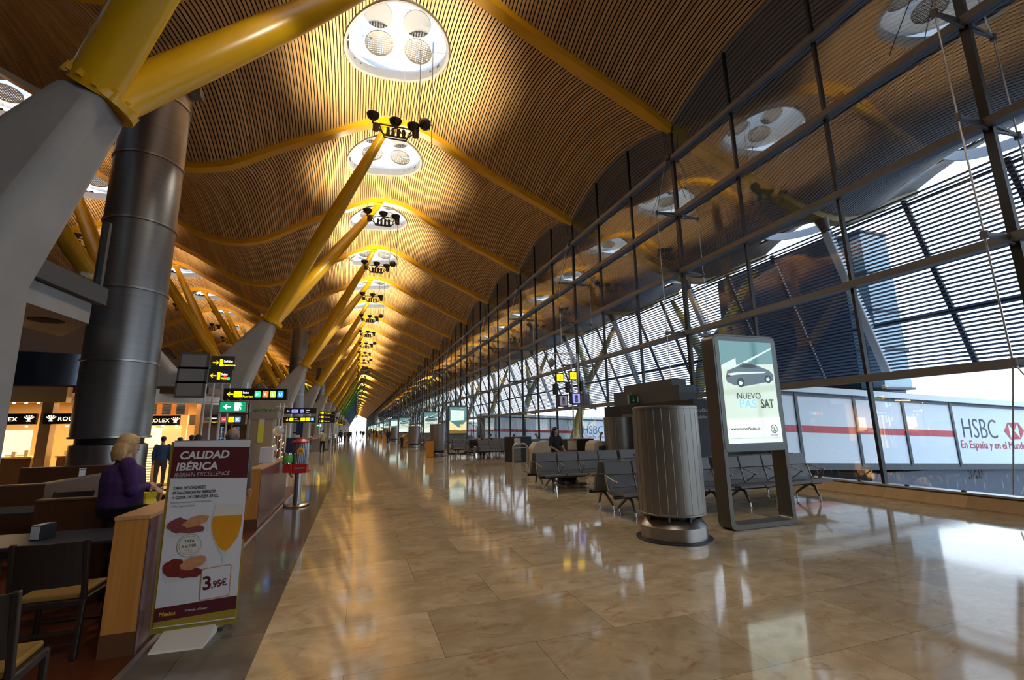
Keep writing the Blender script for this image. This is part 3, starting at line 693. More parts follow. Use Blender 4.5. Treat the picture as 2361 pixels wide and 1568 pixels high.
c0 = bar_chair(); c0.location = (-2.2, 5.02, 0); c0['label'] = 'dark bar chair seen from behind at the table with the napkin box'
for (x, y, rz, lab) in ((-1.93, 3.62, .1, 'dark bar chair cut by the lower left edge of the photo'), (-2.22, 6.55, PI, 'dark bar chair on the far side of the nearest table, behind the screen end'),
                        (-3.25, 5.5, -PI/2, 'dark bar chair at the left edge beside the long dark table'), (-3.1, 7.0, PI, 'dark bar chair behind the table, below the purple jumper'),
                        (-4.7, 7.6, .0, 'dark bar chair at the rear table by the left edge'), (-3.9, 8.55, PI, 'dark bar chair between the rear table and the brown low wall'),
                        (-2.9, 9.2, PI/2, 'dark bar chair behind the woman in purple'), (-2.3, 9.9, 0, 'dark bar chair just left of the far screen wall')):
    dup(c0, (x, y, 0), rz, label=lab)
def table(x, y, w, l, label):
    root = empty('bar_table', (x, y, 0), label=label, cat='table', group='dark bar tables')
    mb = MB(); mb.box(-w/2, w/2, -l/2, l/2, .72, .75); bevel(mb.build('tabletop', mat('table_laminate', (.035, .04, .05), .3), root), .005)
    for sx in (-1, 1):
        for sy in (-1, 1): mb = MB(); mb.box(sx*(w/2-.06)-.025, sx*(w/2-.06)+.025, sy*(l/2-.06)-.025, sy*(l/2-.06)+.025, 0, .72); mb.build('leg', M_DWOOD, root)
table(-2.62, 5.75, 1.25, .7, 'long dark bar table carrying the napkin box, nearest the camera')
table(-4.3, 8.1, 1.3, .7, 'dark bar table in the second row by the left edge')
table(-2.7, 10.2, .8, .8, 'dark bar table behind the woman in purple')
def napkins(x, y, z, rz, label):
    root = empty('napkin_dispenser', (x, y, z), rz, label=label, cat='napkin dispenser')
    mb = MB(); mb.prism([(-.05, 0), (.05, 0), (.045, .13), (-.045, .13)], 'y', -.075, .075); bevel(mb.build('housing', M_DSTEEL, root), .006)
    mb = MB(); mb.box(-.04, .04, -.08, -.074, .01, .12); mb.build('front_plate', M_CARD, root)
    mb = MB(); mb.add([(-.045, -.07, .131), (.045, -.07, .131), (.05, .0, .145), (.04, .075, .133), (-.045, .07, .133)], [(0, 1, 2, 3, 4)]); mb.build('napkin', M_CARD, root)
napkins(-2.72, 5.72, .75, -.35, 'small napkin box on the nearest dark table')
napkins(-4.36, 10.0, 1.0, .4, 'small napkin box on top of the brown low wall')
napkins(-4.75, 8.0, .75, .2, 'napkin box on the rear table by the left edge')
# ------------------------------------------------------------------ sweets dispenser
def sweets():
    root = empty('sweets_dispenser', (-1.19, 12.1, 0), label='red and steel sweets dispenser on a pole beside the dark floor edge', cat='sweets dispenser')
    mb = MB(); mb.lathe([(.0, 0), (.27, 0), (.28, .02), (.25, .045), (.06, .06)]); mb.build('base_plate', M_BRASS, root, 40)
    mb = MB(); mb.lathe([(.085, .05), (.085, .74)], n=20); mb.build('pole', M_STEEL, root, 40)
    mb = MB(); mb.box(-.14, .19, -.15, .12, .74, .95); bevel(mb.build('coin_box', M_RED, root), .02, 3)
    mb = MB(); mb.box(-.08, .12, -.158, -.15, .84, .87); mb.build('coin_plate', M_ALU, root); mb = MB(); mb.box(.19, .24, -.03, .03, .77, .80); mb.build('handle', M_RED, root)
    mb = MB(); mb.lathe([(.165, .95), (.165, 1.42)], n=28); mb.build('wire_drum', mat('sweets_grey', (.16, .12, .11), .5, noise=.8, nscale=30), root, 40)
    mb = MB()
    for i in range(28): a = 2*PI*i/28; mb.tube([(.172*math.cos(a), .172*math.sin(a), .95), (.172*math.cos(a), .172*math.sin(a), 1.42)], .004, 4)
    for z in (1.0, 1.12, 1.24, 1.36): mb.lathe([(.170, z), (.176, z+.004), (.170, z+.008)], n=28)
    mb.build('wire_grid', M_CHROME, root)
    mb = MB(); mb.lathe([(.20, 1.42), (.205, 1.44), (.16, 1.475), (.08, 1.51), (.07, 1.535), (.0, 1.54)], n=28); mb.build('lid', M_RED, root, 30)
    mb = MB(); mb.lathe([(0, 0), (.075, 0), (.07, .012), (0, .015)], n=24); o = mb.build('badge', mat('yellow_badge', (.85, .50, .01), .4), root, loc=(.02, -.178, 1.24), rot=(PI/2, 0, 0))
    txt('Chupa', .04, (.02, -.195, 1.245), M_RED, root, .001, align='CENTER', name='logo'); txt('Chups', .04, (.02, -.195, 1.21), M_RED, root, .001, align='CENTER', name='logo')
    mb = MB(); mb.lathe([(.0, .98), (.10, .98), (.11, 1.0), (.11, 1.17), (.105, 1.18), (0, 1.18)], (-.24, -.1, 0), 24); mb.build('green_ball_jar', mat('green_sweets', (.08, .42, .06), .4, noise=.6, nscale=45), root, 40)
    mb = MB(); mb.lathe([(.112, 1.17), (.112, 1.20), (0, 1.205)], (-.24, -.1, 0), 24); mb.lathe([(.11, .955), (.11, .985)], (-.24, -.1, 0), 24); mb.build('jar_ring', M_CHROME, root, 40)
    mb = MB(); mb.box(-.33, -.14, -.19, -.02, .76, .95); bevel(mb.build('second_coin_box', M_RED, root), .015); mb = MB(); mb.tube([(-.2, -.15, .78), (-.12, -.17, .66)], .02, 8); mb.build('chute', M_CHROME, root)
    for sx in (-.24, .0): mb = MB(); mb.tube([(-.26, sx*.4-.06, .05), (-.24, sx*.4-.06, .05)], .05, 12); mb.build('wheel', M_BLACK, root)
sweets()
root = empty('menu_box', (-1.72, 11.2, 1.042), label='white menu box standing on the far veneered screen wall', cat='menu box')
mb = MB(); mb.box(-.17, .08, 0, .5, 0, .32); bevel(mb.build('box', M_CARD, root), .004); mb = MB(); mb.box(.081, .083, .15, .42, .1, .24); mb.build('red_print', M_RED, root)
# ------------------------------------------------------------------ ventilation bollards (low perforated cylinders)
M_PERF = mat('perforated_steel', (.24, .228, .21), .42, .78, noise=.12, nscale=1.2, stretch=(26, 26, .25))
def bollard():
    root = empty('air_outlet_column', label='x', cat='air outlet column', group='low round steel air outlets'); R = .49
    mb = MB(); mb.lathe([(0, 0), (.56, 0), (.56, .015), (.49, .02)], n=48); mb.build('floor_ring', M_DSTEEL, root, 40)
    mb = MB(); mb.lathe([(.485, .02), (.485, .20), (.40, .30), (.38, .31)], n=48); mb.build('base', M_STEEL, root, 25)
    mb = MB(); mb.lathe([(.36, .28), (.36, .37)], n=48)
    for i in range(8): a = 2*PI*i/8; mb.box(.40*math.cos(a)-.02, .40*math.cos(a)+.02, .40*math.sin(a)-.02, .40*math.sin(a)+.02, .28, .37)
    mb.build('air_gap', M_BLACK, root, 40)
    mb = MB(); mb.lathe([(.3, .365), (R, .365), (R+.008, .37), (R+.008, .39), (R, .395), (R, 1.93), (R+.008, 1.935), (R+.008, 1.965), (R-.02, 1.98), (R-.05, 1.975), (0, 1.97)], n=64); mb.build('casing', M_PERF, root, 35)
    mb = MB()
    for i in range(26): a = 2*PI*i/26+.1; mb.box(R*math.cos(a)-.003, R*math.cos(a)+.003, R*math.sin(a)-.003, R*math.sin(a)+.003, .39, 1.94)
    mb.build('seams', M_PERF, root); return root
BL = [(4.70, 6.27, 'large round steel air outlet column in front of the grey benches'), (8.75, 14.3, 'round steel air outlet column beside the black gate portal'), (4.95, 29.3, 'round steel air outlet beside the nearest ochre litter bin'),
      (5.25, 44.4, 'round steel air outlet behind the second ochre litter bin'), (5.35, 68.5, 'round steel air outlet behind the walking woman in black')]
b1 = bollard(); b1.location = (*BL[0][:2], 0); b1['label'] = BL[0][2]
for x, y, l in BL[1:]: dup(b1, (x, y, 0), label=l)
for i in range(9): dup(b1, (5.4, 86+i*18, 0), label='distant round steel air outlet in the row along the benches')
# ochre litter bins
def bin_():
    root = empty('litter_bin', label='x', cat='litter bin', group='ochre litter bins along the benches')
    mb = MB(); mb.lathe([(0, .02), (.25, .02), (.25, .98)], n=4); o = mb.build('body', mat('ochre_bin', (.50, .22, .012), .4), root); o.rotation_euler = (0, 0, PI/4); o.scale = (1.2, 1.2, 1)
    mb = MB(); mb.box(-.215, .215, -.215, .215, .98, 1.02); mb.build('lid', M_DSTEEL, root); return root
bb = bin_(); bb.location = (4.35, 28.6, 0); bb['label'] = 'ochre litter bin beside the round air outlet, first down the hall'
for i, (x, y) in enumerate(((4.40, 44.6), (4.1, 70), (4.3, 88), (4.3, 106), (4.3, 124))): dup(bb, (x, y, 0), label='ochre litter bin, %s down the hall' % ORD[i+1])
# ------------------------------------------------------------------ advertising panels
M_LIT = mat('lit_poster', (.62, .76, .64), .05, emit=.62)
M_LITW = mat('lit_poster_white', (.76, .90, .80), .05, emit=.72)
M_LITT = mat('lit_poster_teal', (.12, .30, .32), .06, emit=.5)
M_FRAME = mat('panel_frame', (.105, .098, .09), .38, .6)
M_CARB = mat('car_body_print', (.10, .16, .20), .2, emit=.4); M_CARL = mat('car_light_print', (.6, .78, .74), .2, emit=.7)
M_PINK = mat('poster_ink', (.03, .06, .06), .3); M_LBLUE = mat('pale_blue_print', (.30, .58, .78), .2, emit=.75)
def ad_panel(kind):
    root = empty('advertising_panel', label='x', cat='advertising panel', group='tall illuminated advertising panels'); w, hh = .70, 3.22
    def fr(z0, z1, r, ri, tk, name, y0, y1):
        a = rrect(-w, z0, w, z1, r); b = rrect(-w+tk, z0+tk, w-tk, z1-tk, ri); n = len(a); V = []
        for y in (y0, y1): V += [(x, y, z) for x, z in a]+[(x, y, z) for x, z in b]
        F = []
        for i in range(n):
            j = (i+1) % n; F += [(i, j, n+j, n+i), (2*n+i, 3*n+i, 3*n+j, 2*n+j), (i, 2*n+i, 2*n+j, j), (n+i, n+j, 3*n+j, 3*n+i)]
        mb = MB(); mb.add(V, F); return bevel(mb.build(name, M_FRAME, root, 30), .006)
    fr(0, hh, .12, .07, .085, 'frame', -.14, .14)
    mb = MB(); mb.prism(rrect(-w+.03, 1.22, w-.03, hh-.03, .08), 'y', -.145, .145); bevel(mb.build('case', mat('case_grey', (.10, .115, .115), .3, .3), root, 30), .008)
    x0, x1, z0, z1 = -w+.12, w-.12, 1.36, hh-.12
    P = MB(); P.box(x0, x1, -.149, -.146, z0, z1); P.build('poster', M_LIT if kind == 'car' else M_LITT, root)
    X = lambda u: x0+u*(x1-x0); Z = lambda v: z1-v*(z1-z0)
    d = [.150]
    def sl(poly, name, m):
        d[0] += .0008; mb = MB(); mb.prism([(X(a), Z(b)) for a, b in poly], 'y', -d[0]-.0005, -d[0]); mb.build(name, m, root)
    if kind == 'car':
        sl([(0, 0), (1, 0), (1, .22), (0, .25)], 'printed_sky', M_LITT); sl([(0, .25), (.3, .24), (1, .05), (1, .065), (.4, .24), (0, .27)], 'printed_ribbon', M_CARL)
        sl([(.02, .24), (.28, .17), (.28, .25), (.02, .27)], 'printed_building', M_CARL)
        car = [(.06, .37), (.10, .30), (.28, .26), (.40, .22), (.58, .215), (.72, .25), (.90, .285), (.98, .33), (.97, .385), (.90, .40), (.40, .45), (.20, .44), (.08, .41)]
        sl(car, 'printed_car', M_CARB); sl([(.33, .262), (.42, .232), (.57, .226), (.68, .258), (.52, .268)], 'printed_car', M_PINK); sl([(.10, .33), (.30, .31), (.85, .30), (.80, .315), (.30, .335), (.12, .35)], 'printed_car', M_CARL)
        for cu, cv, r in ((.33, .415, .085), (.86, .375, .075)):
            sl([(cu+r*.8*math.cos(2*PI*i/20), cv+r*.55*math.sin(2*PI*i/20)) for i in range(20)], 'printed_wheel', M_PINK); sl([(cu+r*.5*math.cos(2*PI*i/5*2+.3*(i % 2)), cv+r*.36*math.sin(2*PI*i/5*2)) for i in range(5)], 'printed_wheel', M_CARL)
        sl([(.08, .345), (.14, .34), (.15, .36), (.09, .365)], 'printed_tail_light', M_RED)
        sl([(0, .78), (1, .76), (1, 1), (0, 1)], 'printed_band', M_LITW)
        y = -d[0]-.002
        txt('NUEVO', .155, (X(.22), y, Z(.575)), M_PINK, root, 0, sx=1.0); txt('PAS', .215, (X(.25), y-.001, Z(.665)), M_LBLUE, root, .004, sx=1.08); txt('SAT', .215, (X(.66), y-.001, Z(.665)), M_PINK, root, .003, sx=.78)
        txt('www.nuevoPassat.es', .075, (X(.05), y, Z(.875)), M_PINK, root, .0008); txt('Das Auto.', .04, (X(.78), y, Z(.935)), M_PINK, root)
        cu, cv = X(.86), Z(.87); mb = MB(); n = 28
        for r0, r1 in ((.075, .063),):
            for i in range(n):
                a, b = 2*PI*i/n, 2*PI*(i+1)/n; mb.add([(cu+r*math.cos(q), y, cv+r*math.sin(q)) for r, q in ((r0, a), (r0, b), (r1, b), (r1, a))], [(0, 1, 2, 3)])
        for zz, zt in ((-.058, .0), (.004, .058)):
            pass
        for (a, b) in (((-.028, .055), (0, .002)), ((.028, .055), (0, .002)), ((-.05, .03), (-.02, -.05)), ((-.02, -.05), (0, .0)), ((0, .0), (.02, -.05)), ((.02, -.05), (.05, .03))):
            mb.bar((cu+a[0], y, cv+a[1]), (cu+b[0], y, cv+b[1]), .009, .001, (0, 1, 0))
        mb.build('round_logo', mat('logo_blue', (.03, .08, .16), .3), root)
        mb = MB(); mb.box(X(.04), X(.96), y-.0005, y, Z(.955), Z(.953)); mb.build('footer_line', M_GINK, root)
    else:
        sl([(.06, .12), (.86, .14), (.86, .50), (.06, .52)], 'printed_card', M_LITW)
        for i in range(6): sl([(.14, .20+i*.045), (.70-.06*(i % 3), .20+i*.045), (.70-.06*(i % 3), .21+i*.045), (.14, .21+i*.045)], 'printed_line', M_LBLUE)
        sl([(0, .52), (.52, .78), (.62, .78), (1, .52), (1, 1), (0, 1)], 'printed_town', mat('lit_sand', (.80, .66, .34), .3, emit=.85)); sl([(0, .88), (.3, .86), (.6, .90), (1, .87), (1, 1), (0, 1)], 'printed_town', mat('lit_brown', (.30, .20, .05), .3, emit=.4))
        sl([(.60, .66), (.76, .66), (.76, .80), (.60, .80)], 'printed_tower', mat('lit_gold', (.75, .60, .15), .3, emit=.8)); txt('movistar', .06, (X(.62), -d[0]-.002, Z(.06)), M_LITW, root)
    return root
a1 = ad_panel('car'); a1.location = (6.45, 6.35, 0); a1['label'] = 'tall advertising panel with car poster reading NUEVO PASSAT'
a2 = ad_panel('town'); a2.location = (6.60, 31.1, 0); a2['label'] = 'tall advertising panel with teal sky poster beside the seated men'
dup(a1, (6.3, 41.0, 0), label='tall panel with car poster behind the nearest ochre bin column')
dup(a1, (5.9, 60.5, 0), label='tall panel with car poster, third down the hall, behind an air outlet')
dup(a2, (5.5, 70.5, 0), label='tall panel with teal and white poster, beside the third car poster')
for i in range(8): dup((a1, a2)[i % 2], (5.6, 88+i*15, 0), label='distant illuminated advertising panel far down the hall' if i > 1 else ('small car poster panel right of the walking woman in black', 'small teal poster panel further down the hall')[i])
# ------------------------------------------------------------------ bench rows
M_LEGM = mat('grey_cast_leg', (.16, .16, .16), .35, .7)
def bench(n=4, p=.645):
    root = empty('waiting_bench', label='x', cat='bench', group='grey waiting benches'); L = n*p
    for i in range(n):
        a, b = i*p+.02, (i+1)*p-.02
        prof2 = [(-.74, .435), (-.70, .45), (-.45, .43), (-.27, .415), (-.23, .43), (-.20, .50)]
        V = [];
        for x in (a, b):
            V += [(x, y, z) for y, z in prof2]+[(x, y, z-.03) for y, z in prof2[::-1]]
        k = 12; mb = MB(); mb.add(V, [tuple(range(k))[::-1], tuple(range(k, 2*k))]+[(j, (j+1) % k, k+(j+1) % k, k+j) for j in range(k)]); mb.build('seat', M_SEAT, root, 50)
        for (q, nm) in (([(-.205, .505), (-.13, .735)], 'lower_back'), ([(-.128, .745), (-.07, .98)], 'upper_back')):
            mb = MB(); mb.prism([(y, z) for y, z in q]+[(q[1][0]+.03, q[1][1]), (q[0][0]+.03, q[0][1])], 'x', a, b); bevel(mb.build(nm, M_SEAT, root), .008)
    for i in range(n+1):
        x = i*p; mb = MB()
        mb.tube([(x, -.13, .74), (x, -.30, .70), (x, -.52, .645)], .014, 8); mb.tube([(x, -.52, .645), (x, -.36, .52), (x, -.22, .45)], .012, 8); mb.tube([(x, -.13, .74), (x, -.2, .5), (x, -.24, .42)], .016, 8); mb.ball((x, -.53, .645), .026, 10)
        mb.build('armrest', M_LEGAL, root, 50)
    mb = MB(); mb.tube([(.0, -.42, .36), (L, -.42, .36)], .035, 10)
    for i in range(n): mb.box(i*p+p/2-.05, i*p+p/2+.05, -.5, -.25, .355, .42)
    mb.build('beam', M_DSTEEL, root, 40)
    for x in (.32, L-.32):
        for s, y in ((-1, -.62), (1, -.05)):
            mb = MB(); mb.tube([(x, -.42, .35), (x, -.42+.10*s, .30), (x, y-.03*s, .14), (x, y, .10)], [.034, .030, .024, .020], 8); mb.build('leg', M_LEGM, root, 50)
            mb = MB(); mb.tube([(x, y, .10), (x, y, .015)], .016, 8); mb.lathe([(.03, 0), (.03, .012), (.012, .02)], (x, y, 0), 10, cap=True); mb.build('foot', M_CHROME, root, 50)
    return root
n1 = bench(); n1.location = (4.67, 8.35, 0); n1['label'] = 'grey four-seat bench half hidden behind the large steel air outlet'
dup(n1, (7.38, 8.35, 0), label='grey four-seat bench seen through the legs of the car advertising panel')
dup(n1, (4.67+2.58, 8.47, 0), PI, label='grey bench backing onto the one half hidden by the steel air outlet'); dup(n1, (7.38+2.58, 8.47, 0), PI, label='grey bench facing the glass row behind the car advertising panel')
dup(n1, (4.72, 12.15, 0), label='grey four-seat bench in front of the woman in black'); dup(n1, (7.36, 12.15, 0), label='grey bench in the second row ending at the steel column')
dup(n1, (4.72+2.58, 12.27, 0), PI, label='grey bench backing onto the one in front of the woman in black'); dup(n1, (7.36+2.58, 12.27, 0), PI, label='grey bench at the rear of the second row by the glass')
FR = [25.9, 29.9, 45.5, 49.5, 62, 66, 80, 84, 98, 102, 116, 120, 134, 138]
for i, y in enumerate(FR):
    xs = (6.0, 8.62)
    for j, x in enumerate(xs):
        w_ = ('left', 'right')[j]
        lab = ('grey bench with the two seated men' if (i, j) == (0, 0) else 'grey bench right of the two seated men' if i == 0 else
               'grey bench %s row down the hall, %s half' % (ORD[i+2], w_) if i < 8 else 'distant grey bench far down the hall')
        dup(n1, (x, y, 0), label=lab); 
        if i < 8: dup(n1, (x+2.58, y+.12, 0), PI, label=('grey bench facing away in the %s row, %s half' % (ORD[i+2], w_)))
# ------------------------------------------------------------------ gate furniture
def desk(x, y, w, l, h, label, rz=0.):
    root = empty('gate_desk', (x, y, 0), rz, label=label, cat='desk', group='black gate desks')
    mb = MB(); mb.box(-w/2, w/2, -l/2, l/2, 0, h); bevel(mb.build('cabinet', M_BLACK, root), .01)
    mb = MB(); mb.box(-w/2-.004, -w/2+.4, -l/2-.012, -l/2, .04, h-.04); mb.build('front_panel', mat('panel_warm_grey', (.20, .17, .14), .4), root)
    mb = MB(); mb.box(-w/2-.1, w/2-.3, -l/2-.14, -l/2-.0, .68, .70); mb.build('shelf', M_ALU, root)
    mb = MB(); mb.box(-w/2+.02, -w/2+.36, -l/2-.016, -l/2-.012, h-.38, h-.05); mb.build('notice', M_CREAM, root)
    mb = MB(); mb.box(-w/2+.24, -w/2+.36, -l/2-.02, -l/2-.016, h-.12, h-.04); mb.build('orange_label', mat('orange_label', (.8, .35, .01), .5), root)
desk(7.85, 22.4, 1.05, .9, 1.22, 'black gate desk standing in front of the hall benches', .25)
desk(7.95, 16.1, 1.1, .9, 1.22, 'black gate desk behind the woman in black')
def reader(x, y, rz, label):
    root = empty('boarding_card_reader', (x, y, 0), rz, label=label, cat='boarding card reader', group='cream boarding card readers')
    mb = MB(); mb.prism([(-.4, 0), (.4, 0), (.4, .95), (.25, 1.14), (-.2, 1.2), (-.38, 1.12), (-.42, .9)], 'y', -.25, .25); bevel(mb.build('housing', mat('cream_plastic', (.42, .38, .30), .5), root), .04, 3)
    mb = MB(); mb.box(-.2, .12, -.256, -.25, .8, 1.0); mb.build('slot_plate', M_DGREY, root)
    mb = MB(); mb.tube([(.45, -.2, 0), (.45, -.2, 1.0), (.55, -.2, 1.1), (.9, -.2, 1.1), (1.0, -.2, 1.0), (1.0, -.2, 0)], .03, 8); mb.build('hand_rail', M_ALU, root, 50)
    mb = MB(); mb.tube([(.1, 0, 1.16), (.12, 0, 1.35), (.2, .0, 1.45)], [.03, .04, .05], 8); mb.build('handset', M_GREY, root, 50)
reader(6.45, 15.9, PI, 'cream boarding card reader left of the woman in black'); reader(8.15, 14.7, .2, 'cream boarding card reader right of the woman in black')
root = empty('gate_portal', (9.85, 11.7, 0), label='black gate portal with small white lettering near the glass wall', cat='gate portal')
mb = MB(); mb.box(0, .66, 0, 5.4, 0, 2.45); mb.build('box', mat('portal_black', (.010, .010, .012), .6), root)
mb = MB(); mb.box(0, .64, .6, 4.6, 2.45, 2.95); mb.box(.05, .62, 1.0, 3.9, 2.95, 3.2); mb.build('roof_equipment', M_DGREY, root)
txt('Pro-DLX', .14, (.06, -.006, 2.06), M_WHITEINK, root); txt('Built for b', .13, (.06, -.006, 1.86), M_WHITEINK, root)
mb = MB(); mb.box(-.03, .0, .3, 1.5, .0, 2.1); mb.box(-.03, 0, 2.2, 4.0, 0, 2.1); mb.build('steel_door', M_STEEL, root)
M_GREEN = mat('exit_green', (.005, .30, .13), .4, emit=.9); M_GREENP = mat('exit_green_unlit', (.01, .12, .06), .4); M_SIGNW = mat('sign_white', (.9, .95, .95), .4, emit=1.4)
M_SIGNY = mat('sign_yellow', (1, .62, .0), .4, emit=1.6); M_SIGNB = mat('sign_black', (.010, .009, .008), .35); M_SIGNV = mat('sign_violet', (.25, .28, .85), .4, emit=1.1)
M_SG, M_SO, M_SL, M_SU, M_SR = [mat('sign_'+n, c, .4, emit=1.3) for n, c in (('green', (.02, .55, .22)), ('orange', (.95, .16, .02)), ('lime', (.35, .75, .05)), ('blue', (.04, .28, .85)), ('red', (.8, .03, .04)))]
def arrow(mb, x, z, s, y, dr=-1, mi=0):
    pts = [(-1, 0), (-.25, .75), (.05, .75), (-.45, .18), (1, .18), (1, -.18), (-.45, -.18), (.05, -.75), (-.25, -.75)]
    mb.prism([(x-dr*p[0]*s if dr < 0 or dr > 0 else 0, z+p[1]*s) for p in pts] if abs(dr) == 1 else [(x+p[1]*s, z+p[0]*s) for p in pts], 'y', y-.003, y, mi)
def runner(mb, x, z, s, y, mi=0):
    mb.prism([(x+s*.25*math.cos(2*PI*i/12)*.55, z+s*.75+s*.25*math.sin(2*PI*i/12)*.55) for i in range(12)], 'y', y-.004, y, mi)
    for a, b, w in (((.0, .55), (-.2, .0), .26), ((.0, .45), (.35, .3), .1), ((0, .5), (-.35, .35), .1), ((-.35, .35), (-.45, .1), .1), ((-.2, .0), (.15, -.25), .14), ((.15, -.25), (.1, -.7), .13), ((-.2, .0), (-.3, -.4), .14), ((-.3, -.4), (-.65, -.5), .12)):
        mb.bar((x+a[0]*s, y-.002, z+a[1]*s), (x+b[0]*s, y-.002, z+b[1]*s), w*s, .004, (0, 1, 0), mi)
def exit_sign(x, y, z, w, h, label, lit=True, rz=0, arr=-1):
    root = empty('exit_sign', (x, y, z), rz, label=label, cat='exit sign', group='green emergency exit signs')
    mb = MB(); mb.box(-w/2, w/2, -.02, .08, -h/2, h/2); mb.build('housing', M_ALU, root)
    mb = MB(); mb.box(-.2, -.16, .0, .04, h/2, h/2+.06); mb.box(.16, .2, .0, .04, h/2, h/2+.06); mb.build('hanger', M_ALU, root)
    mb = MB(); mb.box(-w/2+.04, w/2-.04, -.024, -.02, -h/2+.04, h/2-.04); mb.build('face', M_GREEN if lit else M_GREENP, root)
    m = M_SIGNW if lit else M_CREAM
    mb = MB(); arrow(mb, -w*.2, 0, h*.28, -.025, arr); mb.build('arrow', m, root)
    mb = MB(); mb.box(w*.05, w*.22, -.027, -.024, -h*.33, h*.33); mb.build('doorway', m, root); mb = MB(); runner(mb, w*.26, -.0, h*.36, -.03); mb.build('running_figure', m, root)
    return root
exit_sign(9.75, 14.6, 2.62, .62, .36, 'unlit green exit sign with a down arrow on the black gate portal', False, -.0, 2)
exit_sign(-3.72, 16.9, 2.50, .80, .38, 'lit green exit sign with a left arrow under the long gate sign')
# gate number mast
def mast():
    root = empty('gate_mast', (9.0, 18.3, 0), label='white tubular gate mast carrying yellow number signs and screens', cat='sign mast')
    mb = MB()
    for x in (.0, .32): mb.tube([(x, 0, 0), (x, 0, 4.85)], .035, 8)
    for z in (4.85, 4.6, 3.3, 2.5, 1.6): mb.tube([(0, 0, z), (.32, 0, z)], .02, 6)
    for z in (4.85, 4.62): mb.tube([(-.95, 0, z), (.32, 0, z)], .025, 6)
    for z in (3.6, 2.95): mb.tube([(-.75, 0, z), (.7, 0, z)], .025, 6)
    mb.build('frame', M_WHITE, root, 50)
    mb = MB(); mb.ball((-.95, 0, 4.45), .14, 12, sc=(1, 1, 1.4)); mb.build('loudspeaker', M_GREY, root, 50)
    for x, z, t in ((-.62, 3.78, 'A  53'), (.02, 3.88, 'A  52')):
        mb = MB(); mb.box(x-.19, x+.19, -.12, -.02, z-.20, z+.20); mb.build('number_sign', M_SIGNB, root); mb = MB(); mb.box(x-.15, x+.15, -.125, -.12, z-.15, z+.14); mb.build('lit_face', M_SIGNY, root); txt(t, .15, (x-.14, -.128, z-.06), M_SIGNB, root, .002, sx=.75)
    for x, z in ((-.8, 3.28), (-.2, 3.38), (.42, 3.42)): mb = MB(); mb.box(x-.05, x+.05, -.15, .2, z-.22, z+.22); mb.build('monitor_back', M_BLACK, root)
    for x, z, m in ((-.5, 2.78, mat('screen_grey', (.30, .26, .36), .3, emit=.5)), (.12, 2.88, M_SIGNV)):
        mb = MB(); mb.box(x-.23, x+.23, -.12, .1, z-.26, z+.26); mb.build('monitor', mat('monitor_purple', (.04, .03, .08), .4), root); mb = MB(); mb.box(x-.17, x+.17, -.125, -.12, z-.2, z+.2); mb.build('screen', m, root)
        mb = MB(); mb.box(x-.08, x+.08, -.129, -.125, z-.17, z+.17); mb.build('screen_column', M_PLATE, root); txt('A', .17, (x-.055, -.134, z+.0), M_INK, root, .001)
    mb = MB(); mb.box(.5, .78, -.1, .15, 2.6, 3.1); mb.build('control_box', M_GREY, root)
mast()
# ------------------------------------------------------------------ hanging and standing direction signs
def dsign(x0, x1, y, z0, z1, items, label, d=.12, poles=()):
    root = empty('direction_sign', ((x0+x1)/2, y, 0), label=label, cat='direction sign', group='black illuminated direction signs'); w = x1-x0; h = z1-z0; zc = (z0+z1)/2
    mb = MB(); mb.box(-w/2, w/2, 0, d, z0, z1); bevel(mb.build('box', M_SIGNB, root), .01)
    mb = MB(); mb.box(w/2, w/2+.05, .0, d, z0, z1); mb.build('end_cap', M_GREY, root)
    for it in items:
        k, u, m = it[0], -w/2+it[1]*w, it[2]
        if k == 'arrow': mb = MB(); arrow(mb, u, zc, h*.24, -.002, it[3] if len(it) > 3 else -1); mb.build('arrow', m, root)
        elif k == 'box':
            s = h*.27; mb = MB(); mb.prism(rrect(u-s*it[3], zc-s, u+s*it[3], zc+s, s*.2), 'y', -.005, -.001); mb.build('pictogram', m, root)
            if it[4]: txt(it[4], s*1.5, (u, -.007, zc-s*.52), it[5], root, .0, align='CENTER')
        else: txt(it[3], it[4]*h, (u, -.004, zc+it[5]*h), m, root, .001)
    mb = MB(); mb.tube([(-w/2-.06, d/2, 0), (-w/2-.06, d/2, z1)], .028, 8); mb.box(-w/2-.06, -w/2, d/2-.02, d/2+.02, z0+.05, z0+.09); mb.build('pole', M_WHITE, root, 50)
    return root
Y_, W_, B_ = M_SIGNY, M_SIGNW, M_SIGNB
dsign(-4.05, -2.2, 17, 2.72, 3.10, [('arrow', .10, Y_), ('box', .22, Y_, 1.15, '', B_), ('text', .295, W_, 'Salas', .24, .06), ('text', .295, Y_, 'Puertas', .26, -.28),
      ('box', .53, M_SG, .85, 'M', W_), ('box', .655, M_SO, .85, 'R', W_), ('box', .775, M_SL, .85, 'S', W_), ('box', .895, M_SU, .85, 'U', W_)], 'long black sign with Puertas and four coloured letter boxes', .16)
dsign(-6.35, -4.35, 22, 2.02, 2.42, [('box', .17, Y_, 1., 'i', B_), ('box', .28, Y_, 1.15, '', B_), ('text', .37, W_, 'Salas', .28, .06), ('text', .37, Y_, 'Puertas', .3, -.3), ('box', .61, M_SR, .95, 'H', W_), ('box', .74, Y_, .95, 'J', B_), ('box', .86, M_SU, .95, 'K', W_)],
      'black sign with yellow, red and blue boxes above the departure boards')
